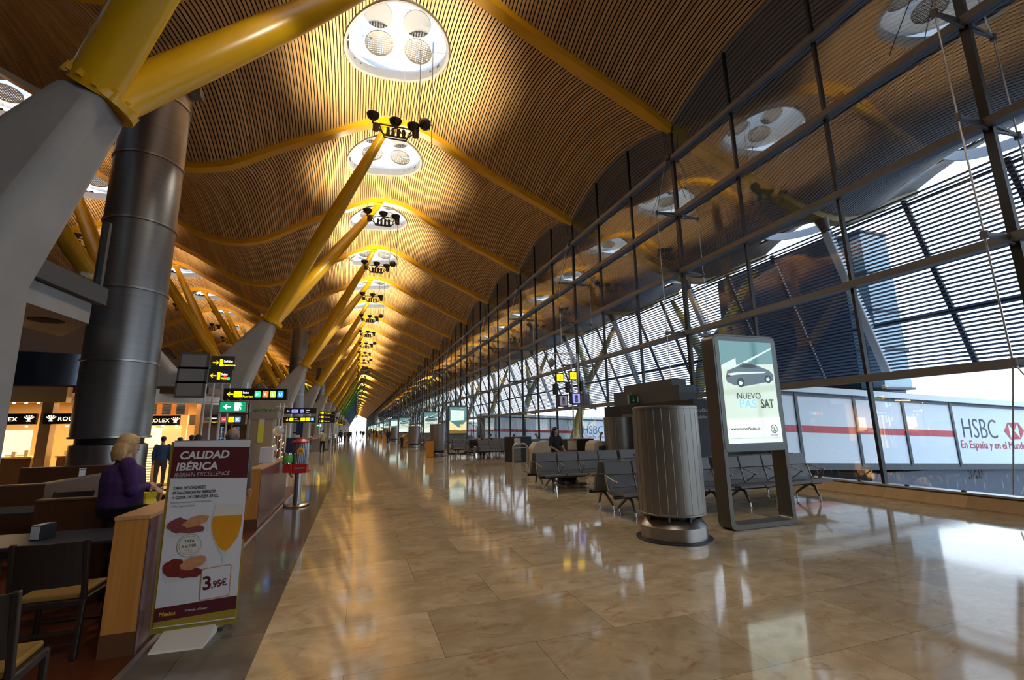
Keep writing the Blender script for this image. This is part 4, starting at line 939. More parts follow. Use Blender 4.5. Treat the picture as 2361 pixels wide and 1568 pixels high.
dsign(-4.38, -2.45, 33.2, 2.80, 3.18, [('arrow', .12, M_SIGNV), ('box', .33, M_SIGNV, 1.9, 'A B', B_), ('box', .55, M_SIGNV, .9, 'A', B_), ('text', .66, W_, 'Vuelos', .25, .05), ('text', .66, M_SIGNV, 'Flights', .22, -.28)], 'black sign with violet pictograms, upper of the pair beyond the sweets dispenser', poles=())
dsign(-4.40, -2.47, 33.2, 2.25, 2.63, [('arrow', .12, Y_, 2), ('box', .25, Y_, 1.1, '', B_), ('text', .34, W_, 'Salas', .25, .05), ('text', .34, Y_, 'Puertas', .25, -.28), ('box', .6, Y_, 1.3, '', B_), ('box', .76, Y_, 1.3, '', B_), ('box', .9, M_SU, .9, 'K', W_)], 'black sign with a blue K, lower of the pair beyond the sweets dispenser')
for i, z in enumerate((3.2, 2.82, 2.44)):
    dsign(-3.35, -1.85, 48, z, z+.32, [('arrow', .12, Y_), ('box', .25, Y_, 1.1, '', B_), ('text', .38, Y_, 'Recogida' if i == 0 else 'Puertas', .5, -.18)], 'small yellow-on-black sign, %s of the three stacked signs' % ('top', 'middle', 'bottom')[i])
exit_sign(-3.2, 48, 2.2, .62, .26, 'small lit green exit sign below the three stacked yellow signs')
for i, (x, y) in enumerate(((-3.0, 70), (-2.9, 92), (-2.9, 112))):
    for j, z in enumerate((2.9, 3.3)): dsign(x-.7, x+.7, y, z, z+.3, [('arrow', .14, Y_), ('box', .3, Y_, 1.1, '', B_), ('text', .42, Y_, 'Puertas', .5, -.18)], 'distant yellow-on-black sign, %s of the %s far pair' % (('lower', 'upper')[j], ORD[i]))
# ladder-like sign totems
def totem(x, y, top, arms, label):
    root = empty('sign_totem', (x, y, 0), label=label, cat='sign totem', group='white tubular sign totems'); mb = MB()
    for a in (-.34, -.12, .12, .34): mb.tube([(a, 0, 0), (a, 0, top-(.9 if abs(a) > .2 else 0))], .028, 8)
    z = .8
    while z < top: mb.tube([(-.34, 0, z), (.34, 0, z)], .016, 6); z += .62
    mb.build('tube_frame', M_WHITE, root, 50)
    for (sx, sz, kind) in arms:
        if kind == 'blank':
            mb = MB(); mb.box(sx-.42, sx+.42, -.06, .0, sz-.27, sz+.27); mb.build('blank_box', mat('sign_box_grey', (.12, .12, .125), .4, .2), root); mb = MB(); mb.box(sx-.36, sx+.34, -.066, -.06, sz-.2, sz+.2); mb.build('blank_face', mat('blank_metal', (.30, .30, .30), .4, .3), root)
        else:
            mb = MB(); mb.box(sx-.33, sx+.33, -.1, .02, sz-.22, sz+.22); mb.build('sign_box', M_DGREY, root); mb = MB(); arrow(mb, sx-.2, sz, .09, -.105, 1 if kind == 'A' else -1); mb.build('arrow', M_SIGNY, root)
            mb = MB(); mb.prism(rrect(sx-.09, sz-.12, sx+.0, sz+.12, .02), 'y', -.105, -.101); mb.build('pictogram', M_SIGNY, root)
            txt('Salidas' if kind == 'A' else 'Salas', .10, (sx+.02, -.104, sz+.02), M_SIGNW, root, .001); txt('Departures' if kind == 'A' else 'Gates', .075, (sx+.02, -.104, sz-.1), M_SIGNY, root, .002)
            if kind == 'B':
                for q, m in ((.14, M_SR), (.24, M_SG)): mb = MB(); mb.box(sx+q-.04, sx+q+.04, -.105, -.101, sz-.14, sz-.04+.1*(q < .2)); mb.build('colour_box', m, root)
for_t = [(.10, 3.95, 'A'), (.06, 3.52, 'B'), (-.72, 4.0, 'blank'), (-.74, 3.53, 'blank'), (-.76, 3.07, 'blank')]
totem(-4.30, 17.3, 4.15, for_t, 'white tubular sign totem with angled boxes behind the banner stand')
totem(-4.55, 33.4, 3.5, [], 'white tubular sign totem beyond the blue desk')
totem(-1.95, 48.3, 3.5, [], 'white tubular totem beside the three stacked yellow signs')
# ------------------------------------------------------------------ shops on the left
M_BEIGE = mat('beige_fascia', (.36, .24, .13), .5); M_SHOPW = mat('shop_cream', (.72, .48, .22), .5); M_LITC = mat('lit_display', (1, .70, .34), .5, emit=1.5)
M_GOLD = mat('lit_gold_letters', (1, .84, .55), .4, emit=1.9); M_BROWN = mat('dark_brown_panel', (.10, .055, .025), .4)
mb = MB(); mb.box(-22, -8.75, 18.45, 18.75, 2.73, 3.22); o = mb.build('trim_3', M_BEIGE); tag(o, kind='structure')
mb = MB(); mb.box(-22, -4.9, 25.5, 25.8, 0, 3.2); mb.box(-22, -4.95, 18.8, 25.5, 3.05, 3.3); o = mb.build('wall_shops', M_BROWN); tag(o, kind='structure')
mb = MB(); mb.box(-5.75, -5.6, 20.6, 25.4, 0, 3.04); o = mb.build('wall_shop_side', M_BROWN); tag(o, kind='structure')
mb = MB(); mb.box(-21.9, -5.76, 22.8, 23.0, 0, 3.05); o = mb.build('wall_shop_interior', M_SHOPW); tag(o, kind='structure')
for i, x in enumerate((-13.2, -9.2, -7.2)): mb = MB(); mb.box(x-.14, x+.14, 18.5, 18.8, 0, 2.73); o = mb.build('pillar', mat('shop_pillar', (.30, .19, .09), .4)); tag(o, 'tan shop pillar, %s along the watch shop front' % ORD[i], 'pillar', 'tan pillars of the shop front')
def crown(mb, x, z, s, y):
    for i in range(5):
        a = PI/2+(i-2)*.38; mb.bar((x+(i-2)*.05*s, y, z), (x+math.cos(a)*.5*s, y, z+math.sin(a)*.5*s), .06*s, .01, (0, 1, 0)); mb.ball((x+math.cos(a)*.53*s, y, z+math.sin(a)*.53*s), .06*s, 8)
    mb.prism([(x-.17*s, z-.06*s), (x+.17*s, z-.06*s), (x+.14*s, z+.04*s), (x-.14*s, z+.04*s)], 'y', y-.01, y+.01)
def shop_sign(x0, x1, z0, z1, y, t, label, cr=1, tx=None, size=.22):
    root = empty('shop_sign', ((x0+x1)/2, y, (z0+z1)/2), label=label, cat='shop sign', group='black shop signs with gold letters'); w, h = x1-x0, z1-z0
    mb = MB(); mb.box(-w/2, w/2, 0, .1, -h/2, h/2); mb.build('board', M_SIGNB, root)
    txt(t, size, (tx if tx is not None else -w/2+.1, -.004, -size*.36), M_GOLD, root, .002, sx=1.05, sp=1.08)
    mb = MB(); crown(mb, cr, -.06, .3, -.012); mb.build('crown_logo', M_GOLD, root)
shop_sign(-10.9, -9.42, 2.05, 2.38, 18.46, 'ROLEX', 'black shop sign ROLEX with gold letters at the left edge', .57, -.30, .17)
shop_sign(-9.25, -7.75, 2.05, 2.38, 18.46, 'ROLEX', 'black shop sign starting with a gold crown beside the big column', -.55, -.38, .17)
shop_sign(-7.3, -5.75, 1.98, 2.3, 18.9, 'ROLEX', 'black shop sign right of the big column below the white fascia', .66, -.10, .17)
# curved white fascia
root = empty('curved_fascia', (-7.2, 20.9, 0), label='curved pale shop fascia right of the big ventilation column', cat='shop fascia')
for i in range(5):
    mb = MB(); pts = []
    for j in range(5):
        a = -PI/2+(i*4+j)/20*PI/2; pts.append((math.cos(a)*2.25, math.sin(a)*2.25))
    for p, q in zip(pts[:-1], pts[1:]): mb.add([(p[0]*f, p[1]*f, z) for f in (1, .96) for z in (2.74, 3.2)]+[(q[0]*f, q[1]*f, z) for f in (1, .96) for z in (2.74, 3.2)], [(0, 4, 5, 1), (2, 3, 7, 6), (0, 2, 6, 4), (1, 5, 7, 3)])
    mb.build('panel', mat('fascia_pale', (.60, .68, .70), .4), root, 30)
# display windows
def display(x, y, w, label, tall=False):
    root = empty('display_counter', (x, y, 0), label=label, cat='display counter', group='lit watch displays of the shops')
    mb = MB(); mb.box(-w/2, w/2, 0, .7, 0, 1.0); mb.build('counter', M_BROWN, root); mb = MB(); mb.box(-w/2-.03, w/2+.03, -.04, .74, 1.0, 1.05); mb.build('counter_top', M_SHOPW, root)
    mb = MB(); mb.box(-w*.3, w*.22, .75, .8, 1.1, 1.9); mb.build('poster', M_LITC, root)
    for i in range(5): mb = MB(); q = -w/2+w*(i+.6)/5.4; mb.box(q-.05, q+.05, .2, .3, 1.05, 1.05+random.uniform(.08, .25)); mb.build('watch_stand', random.choice((M_BLACK, M_CARD, M_GOLD)), root)
display(-10.6, 19.2, 1.7, 'lit watch display at the left edge'); display(-8.5, 19.2, 1.2, 'lit watch display just left of the big column'); display(-6.6, 19.6, 1.3, 'bright watch display behind the blond woman')
root = empty('slatted_lamp_screen', (-6.55, 19.0, 0), label='bright louvred shop window right of the big column', cat='shop window')
mb = MB(); mb.box(-.42, .1, 0, .04, .05, 1.95); mb.build('lit_panel', M_LITC, root)
for z in [.1+.085*i for i in range(14)]: 
    mb = MB(); mb.box(-.44, .12, -.05, -.005, z, z+.025); mb.build('slat', M_SHOPW, root)
mb = MB(); mb.box(.3, .85, 0, .04, .05, 1.95); mb.build('lit_panel', mat('lit_amber', (1, .56, .18), .5, emit=.9), root)
for x, w in ((-12, 3), (-9, 3), (-6.6, 1.8)):
    lamp('AREA', 'shop_light', (x, 20.2, 2.95), 90, (1, .66, .30), w, sy=1.2)
M_SPOT = mat('spot_glow', (1, .9, .7), .5, emit=12)
for i, (x, y, z) in enumerate(((-10.2, 18.42, 1.98), (-9.6, 18.42, 1.98), (-8.6, 18.42, 1.98), (-8.2, 18.42, 1.98), (-6.9, 18.86, 1.95), (-6.6, 18.86, 1.95), (-6.2, 18.86, 1.95), (-5.8, 18.86, 1.95), (-10.1, 18.6, 2.71), (-9.8, 18.6, 2.71), (-9.5, 18.6, 2.71))):
    mb = MB(); mb.lathe([(0, -.02), (.03, -.015), (.035, .02), (0, .03)], n=10); o = mb.build('downlight', M_SPOT); o.location = (x, y, z); tag(o, 'tiny bright shop spotlight, %s along the watch shop front' % ORD[i], 'spotlight', 'shop spotlights')
mb = MB(); mb.lathe([(3.2, 3.8), (3.2, 5.3), (3.1, 5.3)], n=48); o = mb.build('drum_wall', mat('blue_metal_cladding', (.10, .12, .16), .25, .9), smooth=40); o.location = (-13.6, 28.5, 0); tag(o, 'dark blue metal-clad drum above the watch shop', 'upper wall')
root = empty('hanging_poster', (-6.4, 19.3, 0), label='black and white striped posters hanging under the curved fascia', cat='poster')
M_ORG = mat('orange_poster', (.8, .25, .04), .5, emit=.4)
mb = MB(); mb.box(-.6, .75, .05, .07, 2.33, 2.72); mb.build('board', M_ORG, root)
for q in range(3):
    mb = MB()
    for i in range(9): mb.prism([(-.45+q*.42, 2.36+i*.04), (-.2+q*.42, 2.37+i*.04), (-.2+q*.42, 2.385+i*.04), (-.45+q*.42, 2.375+i*.04)], 'y', .035, .04)
    mb.build('wavy_stripes', M_INK, root); mb = MB(); mb.box(-.46+q*.42, -.19+q*.42, .041, .045, 2.34, 2.72); mb.build('white_sheet', M_CARD, root)
# departure boards
M_TXTW = mat('board_rows', (.25, .25, .27), .5, emit=.35)
for i in range(4):
    root = empty('departure_board', (-6.75+.63*i, 23.6, 0), label='dark departure board, %s from the left in the row of four' % ORD[i], cat='departure board', group='row of four departure boards')
    mb = MB(); mb.box(-.27, .27, 0, .1, .6, 2.02); mb.build('panel', M_SIGNB, root)
    mb = MB()
    for z in [0.7+.06*q for q in range(21)]: mb.box(-.22, -.08, -.004, 0, z, z+.028); mb.box(-.05, .02, -.004, 0, z, z+.028)
    mb.build('text_rows', M_TXTW, root)
    mb = MB(); mb.box(-.075, -.052, -.004, 0, .7, 1.95); mb.build('colour_column', (M_SR, M_SR, M_SU, M_SU)[i], root)
    if i == 0: mb = MB(); [mb.box(.05, .2, -.004, 0, z, z+.14) for z in (1.1, 1.3, 1.5, 1.7)]; mb.build('green_cells', M_SG, root)
    mb = MB(); mb.box(.28, .35, .0, .12, 0, 2.1); mb.build('frame_post', M_GREY, root)
# kiosk with plants, blue desk, walkway
root = empty('service_kiosk', (-4.1, 24.3, 0), label='grey-beige service kiosk with plants on its roof', cat='kiosk')
mb = MB(); mb.box(-.5, .45, 0, 1.2, 0, 2.38); mb.build('body', mat('kiosk_grey', (.25, .22, .18), .5), root); mb = MB(); mb.box(-.55, .62, -.06, 1.25, 2.3, 2.62); mb.build('roof', M_GREY, root)
mb = MB(); mb.box(-.15, .1, -.03, -.0, 1.2, 2.1); mb.build('notice', mat('yellow_notice', (.55, .55, .06), .5), root); mb = MB(); mb.box(-.12, .1, -.03, 0, 2.1, 2.3); mb.build('pale_notice', M_PLATE, root)
mb = MB()
for i in range(90):
    x, y = random.uniform(-.5, .5), random.uniform(.0, .8); a = random.uniform(0, 6.3); mb.add([(x, y, 2.62), (x+.06*math.cos(a), y+.06*math.sin(a), 2.75), (x+.15*math.cos(a), y+.15*math.sin(a), 2.74+random.uniform(0, .12)), (x+.02, y+.05, 2.72)], [(0, 1, 2, 3)])
mb.build('plants', mat('plant_green', (.05, .12, .02), .6), root)
root = empty('information_desk', (-3.95, 36.2, 0), label='dark blue desk with blue wall panel beyond the sweets dispenser', cat='desk')
M_NAVY = mat('navy_panel', (.008, .02, .09), .4); mb = MB(); mb.box(-.55, .45, 0, .6, 0, 1.25); mb.build('counter', M_NAVY, root); mb = MB(); mb.box(-.1, .35, 1.2, 1.3, 0, 2.4); mb.build('back_panel', M_NAVY, root)
mb = MB(); mb.box(.0, .25, .1, .35, 1.25, 1.42); mb.build('monitor', M_PLATE, root)
root = empty('moving_walkway', (-2.3, 44, 0), label='moving walkway with glass sides left of the people down the hall', cat='moving walkway')
mb = MB(); mb.box(-1.3, .25, 0, 60, 0, .04); mb.build('belt', M_DGREY, root)
for x in (-1.3, .2):
    mb = MB(); mb.box(x, x+.02, 0, 60, .04, .85); mb.build('glass_side', M_CLEAR, root); mb = MB(); mb.tube([(x+.01, 0, .5), (x+.01, .0, .88), (x+.01, .3, .95), (x+.01, 60, .95)], .035, 8); mb.build('handrail', M_BLACK, root, 50)
for i, y in enumerate((36, 54, 72, 90)):
    mb = MB(); mb.box(-7.6, -6.3, y-5, y+5, 0, 3.0); o = mb.build('service_block', mat('block_brown', (.20, .16, .11), .6)); tag(o, 'grey-brown service block between the piers, %s down the hall' % ORD[i], 'service block', 'service blocks between the piers')
# fairy lights and balloon
root = empty('fairy_light_figure', (-2.85, 20.6, 0), label='small figure of orange fairy lights with a silver balloon', cat='light figure')
mb = MB()
for i in range(26): mb.ball((random.uniform(-.2, .2), random.uniform(-.1, .1), .35+i*.045), .022, 6)
mb.build('fairy_lights', mat('fairy_glow', (1, .30, .10), .5, emit=5), root); mb = MB(); mb.tube([(0, 0, 0), (.02, 0, 1.5)], .05, 6); mb.build('stem', M_DWOOD, root)
mb = MB(); mb.ball((-.02, 0, 1.72), .21, 20, sc=(1, .6, .95)); mb.build('balloon', mat('silver_balloon', (.45, .48, .52), .35, .2), root, 60)
# mezzanine bracket slab at the first pier
root = empty('mezzanine_slab', (0, 0, 0), label='concrete balcony slab with a round hole beside the first pier', cat='balcony slab')
mb = MB(); mb.prism([(-6.1, 10.15), (-5.88, 12.8), (-7.28, 14.7), (-7.57, 12.6)], 'z', 4.20, 4.67); mb.build('slab', M_CONC, root)
mb = MB(); mb.lathe([(0, 0), (.3, 0), (.3, .01)], (-6.55, 12.6, 4.185), 24); mb.build('round_hole', mat('hole_dark', (.01, .01, .01), .95), root)
mb = MB(); mb.bar((-6.05, 10.15, 4.89), (-5.78, 13.0, 4.89), .18, .40); mb.build('edge_beam', M_DGREY, root)
mb = MB(); mb.add([(-6.06, 10.15, 5.08), (-5.82, 12.86, 5.08), (-5.82, 12.86, 6.6), (-6.06, 10.15, 6.6)], [(0, 1, 2, 3)]); mb.build('glass_railing', M_CLEAR, root)
mb = MB(); mb.box(-5.88, -5.78, 12.8, 12.92, 5.08, 6.7); mb.build('railing_post', M_DGREY, root)
# ------------------------------------------------------------------ outside: passenger bridges and gate tower
M_PANEL = mat('white_bridge_panel', (.84, .90, .93), .4); M_REDS = mat('red_stripe', (.62, .03, .05), .4); M_BFR = mat('bridge_frame', (.035, .045, .055), .4); M_HGREY = mat('hsbc_grey', (.05, .07, .10), .5)
SL = -.043
def bridge(full=True):
    root = empty('passenger_bridge', label='x', cat='passenger bridge', group='white passenger bridges outside the glass')
    def z(x): return SL*(x-16.45)
    def pl(x0, x1, a, b, y0, y1, name, m):
        mb = MB(); mb.prism([(x0, a+z(x0)), (x1, a+z(x1)), (x1, b+z(x1)), (x0, b+z(x0))], 'y', y0, y1); return mb.build(name, m, root)
    xs = [15.25, 16.45, 19.66, 22.61, 25.82, 31.9, 35]
    for a, b in zip(xs[:-1], xs[1:]):
        pl(a+.06, b-.06, .13, 2.72, 0, .06, 'side_panel', M_PANEL)
        pl(b-.07, b+.07, .0, 2.85, -.05, .08, 'post', M_BFR)
        if b < 26: pl(a+.07, b-.07, 1.30, 1.57, -.008, 0, 'red_stripe', M_REDS)
    pl(15.2, 35, 2.72, 2.86, -.03, 3.2, 'top_rail', M_BFR); pl(15.2, 35, 2.86, 3.1, -.25, 3.4, 'roof', M_PANEL); pl(15.2, 35, -.12, .13, -.03, 3.2, 'bottom_rail', M_BFR)
    pl(15.2, 35, .13, 2.72, 3.1, 3.16, 'rear_side', M_PANEL)
    r = (PI/2, math.atan(-SL), 0)
    txt('HSBC', 1.30, (26.35, -.012, .88+z(26.4)+.41), M_HGREY, root, -.016, r, sx=.84)
    hx, hz = 30.35, 1.66+z(30.35)+.02; w, h = .80, .40
    mb = MB(); y = -.012
    P = lambda a, b: (hx+a*w, y, hz+b*h)
    for tri in (((-1, 0), (-.5, 1), (-.5, -1)), ((1, 0), (.5, -1), (.5, 1)), ((-.5, 1), (.5, 1), (0, 0)), ((-.5, -1), (0, 0), (.5, -1))): mb.add([P(*t) for t in tri], [(0, 1, 2)])
    mb.build('hexagon_logo', M_REDS, root)
    txt('En España y en el Mundo', .50, (26.1, -.012, .82+z(26.1)), M_REDS, root, 0, r, sx=.98, name='lettering')
    mb = MB(); mb.box(20.5, 36, .3, 2.9, -3.1, -.5); mb.build('undercarriage', mat('undercarriage_grey', (.055, .07, .10), .5), root)
    txt('348', .62, (26.8, .28, -1.02), M_BLACK, root, .015, sx=1.2); mb = MB(); mb.box(31.0, 32.2, .27, .3, -1.7, -1.2); mb.build('number_plate', M_GOLDINK, root)
    txt('3JX', .34, (31.2, .26, -1.58), M_BLACK, root)
    for x in (21.5, 30): mb = MB(); mb.tube([(x, 1.6, -5), (x, 1.6, -.1)], .35, 12); mb.build('leg', M_BFR, root)
    return root
br = bridge(); br.location = (0, 13.7, 0); br['label'] = 'white passenger bridge with red stripe and HSBC lettering, nearest'
dup(br, (-2.6, 46.3, 0), label='white passenger bridge with HSBC lettering beyond the black gate desk')
dup(br, (-2.6, 82.3, 0), label='white passenger bridge farthest down the glass wall')
root = empty('gate_tower', (0, 0, 0), label='dark outdoor gate tower behind the sunshade screens', cat='building')
mb = MB(); mb.box(27, 31, 18.4, 28, -5, 12.8); mb.build('dark_block', mat('tower_dark', (.022, .025, .03), .4), root)
for i, (a, b) in enumerate(((17.1, 17.7), (17.75, 18.35))): mb = MB(); mb.box(27.2, 29.4, a, b, 3.4, 12.5); mb.build('glass_bay', mat('pale_blue_glass', (.30, .42, .46), .1), root)
for z in (3.4, 5.6, 7.8, 10, 12.5): mb = MB(); mb.box(27.1, 29.5, 17.0, 18.4, z-.06, z+.06); mb.build('floor_band', M_BFR, root)
root = empty('apron_truck', (21.8, 20.5, -5), label='grey airport truck on the apron below the bridge', cat='truck')
mb = MB(); mb.box(-2.2, 1.2, -1.1, 1.1, .9, 3.2); mb.build('body', mat('truck_grey', (.25, .28, .32), .5), root); mb = MB(); mb.box(1.3, 3, -1.1, 1.1, .6, 2.9); mb.build('cab', M_PLATE, root); mb = MB(); mb.box(1.6, 3.02, -1.12, 1.12, 1.7, 2.6); mb.build('window', M_BLACK, root)
for x in (-1.4, 2.2):
    for y in (-1.1, .9): mb = MB(); mb.tube([(x, y, .5), (x, y+.25, .5)], .5, 16); mb.build('wheel', M_BLACK, root)
root = empty('blue_walkway_sign', (16.6, 11.2, -5), label='blue square apron sign below the bridge', cat='sign')
mb = MB(); mb.box(-.3, .3, 0, .03, 3.55, 4.15); mb.build('plate', mat('sign_blue_plate', (.02, .10, .50), .4), root); mb = MB(); mb.prism([(-.2, 3.65), (.2, 3.65), (0, 4.05)], 'y', -.01, 0); mb.build('triangle', M_CARD, root); mb = MB(); mb.tube([(0, .05, 0), (0, .05, 4.1)], .03, 8); mb.build('post', M_ALU, root)
# ------------------------------------------------------------------ people
M_PURP = mat('purple_knit', (.045, .012, .085), .9, bump=.4, nscale=120); M_TBLK = mat('black_cloth', (.010, .010, .012), .85); M_DENIM = mat('blue_cloth', (.03, .08, .20), .85)
M_BLOND = mat('blond_hair', (.50, .30, .12), .5, noise=.45, nscale=18, stretch=(6, 6, .6)); M_DHAIR = mat('dark_hair', (.012, .008, .006), .4); M_GHAIR = mat('grey_hair', (.14, .12, .11), .6)
M_KHAKI = mat('khaki_cloth', (.42, .38, .22), .85); M_TGREY = mat('grey_cloth', (.09, .085, .08), .85); M_PALE = mat('pale_cloth', (.45, .38, .36), .85); M_SHOE = mat('dark_shoe', (.02, .018, .016), .5); M_EYE = mat('eye_dark', (.01, .01, .01), .2); M_LIP = mat('lip', (.35, .10, .08), .5)
def V3(*a): return Vector(a)
def person(x, y, rz, label, J=None, h=1.7, top=M_TBLK, legs=M_TBLK, hairm=M_DHAIR, skin=M_SKIN, hair='short', sleeve='long', fat=1., near=False, z=0., head=(0, 0)):
    root = empty('person', (x, y, z), rz, label=label, cat='person', group='people in the hall'); root.scale = (h/1.7,)*3
    P = dict(pel=V3(0, 0, .93), che=V3(0, 0, 1.28), nec=V3(0, .005, 1.44), hed=V3(0, -.015, 1.585))
    for s, n in ((-1, 'l'), (1, 'r')):
        P['sh'+n] = V3(s*.175, .0, 1.385); P['el'+n] = V3(s*.235, .03, 1.10); P['wr'+n] = V3(s*.235, -.06, .87); P['hi'+n] = V3(s*.09, 0, .90); P['kn'+n] = V3(s*.10, -.02, .49); P['an'+n] = V3(s*.105, .02, .09); P['ft'+n] = V3(s*.12, -.15, .035)
    for k, v in (J or {}).items(): P[k] = V3(*v)
    vox = .009 if near else .018
    def rem(o, sm=6, v=None):
        m = o.modifiers.new('r', 'REMESH'); m.mode = 'VOXEL'; m.voxel_size = v or vox; m.use_smooth_shade = True
        m = o.modifiers.new('s', 'SMOOTH'); m.iterations = sm; m.factor = .5; return o
    def loft(mb, pts, n=16):
        V = []; k = len(pts)
        for c, rx, ry in pts:
            for j in range(n): a = 2*PI*j/n; V.append(c+Vector((rx*math.cos(a), ry*math.sin(a), 0)))
        mb.add(V, [(i*n+j, i*n+(j+1) % n, (i+1)*n+(j+1) % n, (i+1)*n+j) for i in range(k-1) for j in range(n)]+[tuple(range(n))[::-1], tuple((k-1)*n+j for j in range(n))])
    def limb(mb, ps, rs):
        mb.tube(ps, rs, 12)
        for p, r in zip(ps, rs): mb.ball(p, r*.99, 10)
    def L(a, b, t): return a+(b-a)*t
    def torso(mb, g):
        a, b = P['pel'], P['che']; n = P['nec']
        loft(mb, [(a+V3(0, 0, -.09), .13*fat+g, .10*fat+g), (a, .165*fat+g, .125*fat+g), (L(a, b, .35), .145*fat+g, .12*fat+g), (L(a, b, .75), .155*fat+g, .125*fat+g), (L(b, n, .25), .165+.02*(fat-1)+g, .115*fat+g), (L(b, n, .6), .15+g, .09+g), (L(b, n, .9), .07+g, .06+g)])
    # body, one surface
    mb = MB(); torso(mb, 0); hd = P['hed']; hz = Matrix.Rotation(head[0], 3, 'Z') @ Matrix.Rotation(head[1], 3, 'X')
    limb(mb, [P['nec']+V3(0, 0, -.05), L(P['nec'], hd, .7)], [.055, .05])
    def hp(a, b, c): return hd+hz@V3(a, b, c)
    mb.ball(hd+V3(0, 0, .02), .088, 18, sc=(.86, 1.02, 1.12)); limb(mb, [hp(0, -.02, -.01), hp(0, -.045, -.075)], [.068, .040])
    limb(mb, [hp(0, -.080, .02), hp(0, -.092, -.018)], [.010, .014])
    for s in (-1, 1): limb(mb, [hp(s*.076, .005, .02), hp(s*.08, .008, -.02)], [.014, .012])
    limb(mb, [hp(-.03, -.078, .035), hp(.03, -.078, .035)], [.016, .016])
    for s, n in ((-1, 'l'), (1, 'r')):
        limb(mb, [P['sh'+n], P['el'+n], P['wr'+n]], [.048, .037, .025])
        d = (P['wr'+n]-P['el'+n]).normalized(); side = d.cross(V3(0, 0, 1)); side = side.normalized() if side.length > .1 else V3(0, 1, 0); up = side.cross(d)
        w = P['wr'+n]; limb(mb, [w, w+d*.045, w+d*.085], [.026, .034, .030]); side2 = side
        for q in range(4):
            o = side2*((q-1.5)*.020); ln = (.070, .080, .076, .060)[q]; k1_ = w+d*.085+o; k2_ = k1_+d*ln*.5-up*.012; k3_ = k2_+d*ln*.35-up*.03; limb(mb, [k1_, k2_, k3_], [.0095, .009, .008])
        limb(mb, [w+d*.02+side2*.028, w+d*.05+side2*.052-up*.012, w+d*.08+side2*.05-up*.03], [.012, .010, .009])
        limb(mb, [P['hi'+n], P['kn'+n], P['an'+n]], [.085, .052, .036]); limb(mb, [P['an'+n], P['ft'+n]], [.034, .03])
    rem(mb.build('body', skin, root), 3)
    # clothes
    mb = MB(); torso(mb, .016)
    for n in 'lr':
        if sleeve == 'long': limb(mb, [P['sh'+n], P['el'+n], L(P['el'+n], P['wr'+n], .95)], [.066*fat**.5, .054*fat**.5, .04])
        else: limb(mb, [P['sh'+n], L(P['sh'+n], P['el'+n], .85)], [.064, .060])
    rem(mb.build('jumper' if sleeve == 'long' else 'shirt', top, root))
    mb = MB(); a = P['pel']; loft(mb, [(a+V3(0, 0, -.12), .14*fat, .12*fat), (a, .172*fat+.006, .133*fat+.006), (a+V3(0, 0, .10), .15*fat, .125*fat)])
    for n in 'lr': limb(mb, [P['hi'+n], L(P['hi'+n], P['kn'+n], .5), P['kn'+n], L(P['kn'+n], P['an'+n], .93)], [.098*fat**.6, .085*fat**.6, .068*fat**.5, .055])
    rem(mb.build('trousers', legs, root))
    for n in 'lr':
        mb = MB(); limb(mb, [P['an'+n]+V3(0, .02, -.03), L(P['an'+n], P['ft'+n], .5)+V3(0, 0, -.005), P['ft'+n]+V3(0, 0, .005)], [.045, .045, .038]); rem(mb.build('shoe', M_SHOE, root), 3)
    # hair
    mb = MB()
    if hair == 'short': mb.ball(hp(0, .022, .052), .088, 16, sc=(.95, 1.02, .90)); mb.ball(hp(0, .05, .0), .06, 12)
    elif hair == 'bald': 
        for s in (-1, 1): mb.ball(hp(s*.055, .03, .0), .045, 12, sc=(.7, 1.1, .9))
        mb.ball(hp(0, .07, -.005), .05, 12)
    elif hair == 'bob':
        mb.ball(hp(0, .018, .045), .106, 18, sc=(.97, 1.03, .92)); mb.ball(hp(0, .035, -.01), .10, 16, sc=(1.0, .95, 1.0)); limb(mb, [hp(-.04, -.06, .075), hp(.04, -.06, .075)], [.032, .032])
        for i in range(11):
            an = math.radians(8+i*16.4); cx, cy = .085*math.cos(an), .03+.085*math.sin(an); limb(mb, [hp(cx, cy, 0), hp(cx*1.12, cy*1.12, -.08), hp(cx*1.12, cy*1.15, -.145-random.uniform(0, .02))], [.034, .034, .016])
    else:
        mb.ball(hp(0, .02, .045), .097, 16, sc=(.97, 1.03, .95))
        for i in range(9):
            an = math.radians(-8+i*24.5); cx, cy = .078*math.cos(an), .035+.07*math.sin(an); limb(mb, [hp(cx, cy, .0), hp(cx*1.2, cy*1.2, -.12), hp(cx*1.25, cy*1.3+.01, -.30)], [.034, .036, .018])
    rem(mb.build('hair', hairm, root), 4, .008 if near else .014)
    if near:
        for s in (-1, 1): mb = MB(); mb.ball(hp(s*.030, -.083, .022), .010, 8); mb.build('eye', M_EYE, root)
        mb = MB(); mb.tube([hp(-.022, -.086, -.050), hp(0, -.094, -.050), hp(.022, -.086, -.050)], .006, 6); mb.build('mouth', M_LIP, root)
    return root
ARMF = dict(ell=(-.27, -.06, 1.10), wrl=(-.02, -.23, 1.12), elr=(.27, -.06, 1.10), wrr=(.03, -.26, 1.08))
person(-2.45, 6.5, 2.05, 'blond woman in a purple jumper standing at the bar, seen from behind', ARMF, 1.68, M_PURP, M_TBLK, M_BLOND, hair='bob', fat=1.55, near=True, head=(-.1, 0))
person(5.98, 13.5, .35, 'woman in black with long dark hair behind the second bench row', dict(ell=(-.25, -.02, 1.12), wrl=(-.10, -.24, .96), elr=(.24, -.06, 1.12), wrr=(.14, -.26, .98)), 1.66, M_TBLK, M_TBLK, M_DHAIR, hair='long', sleeve='short', near=True, head=(.5, 0))
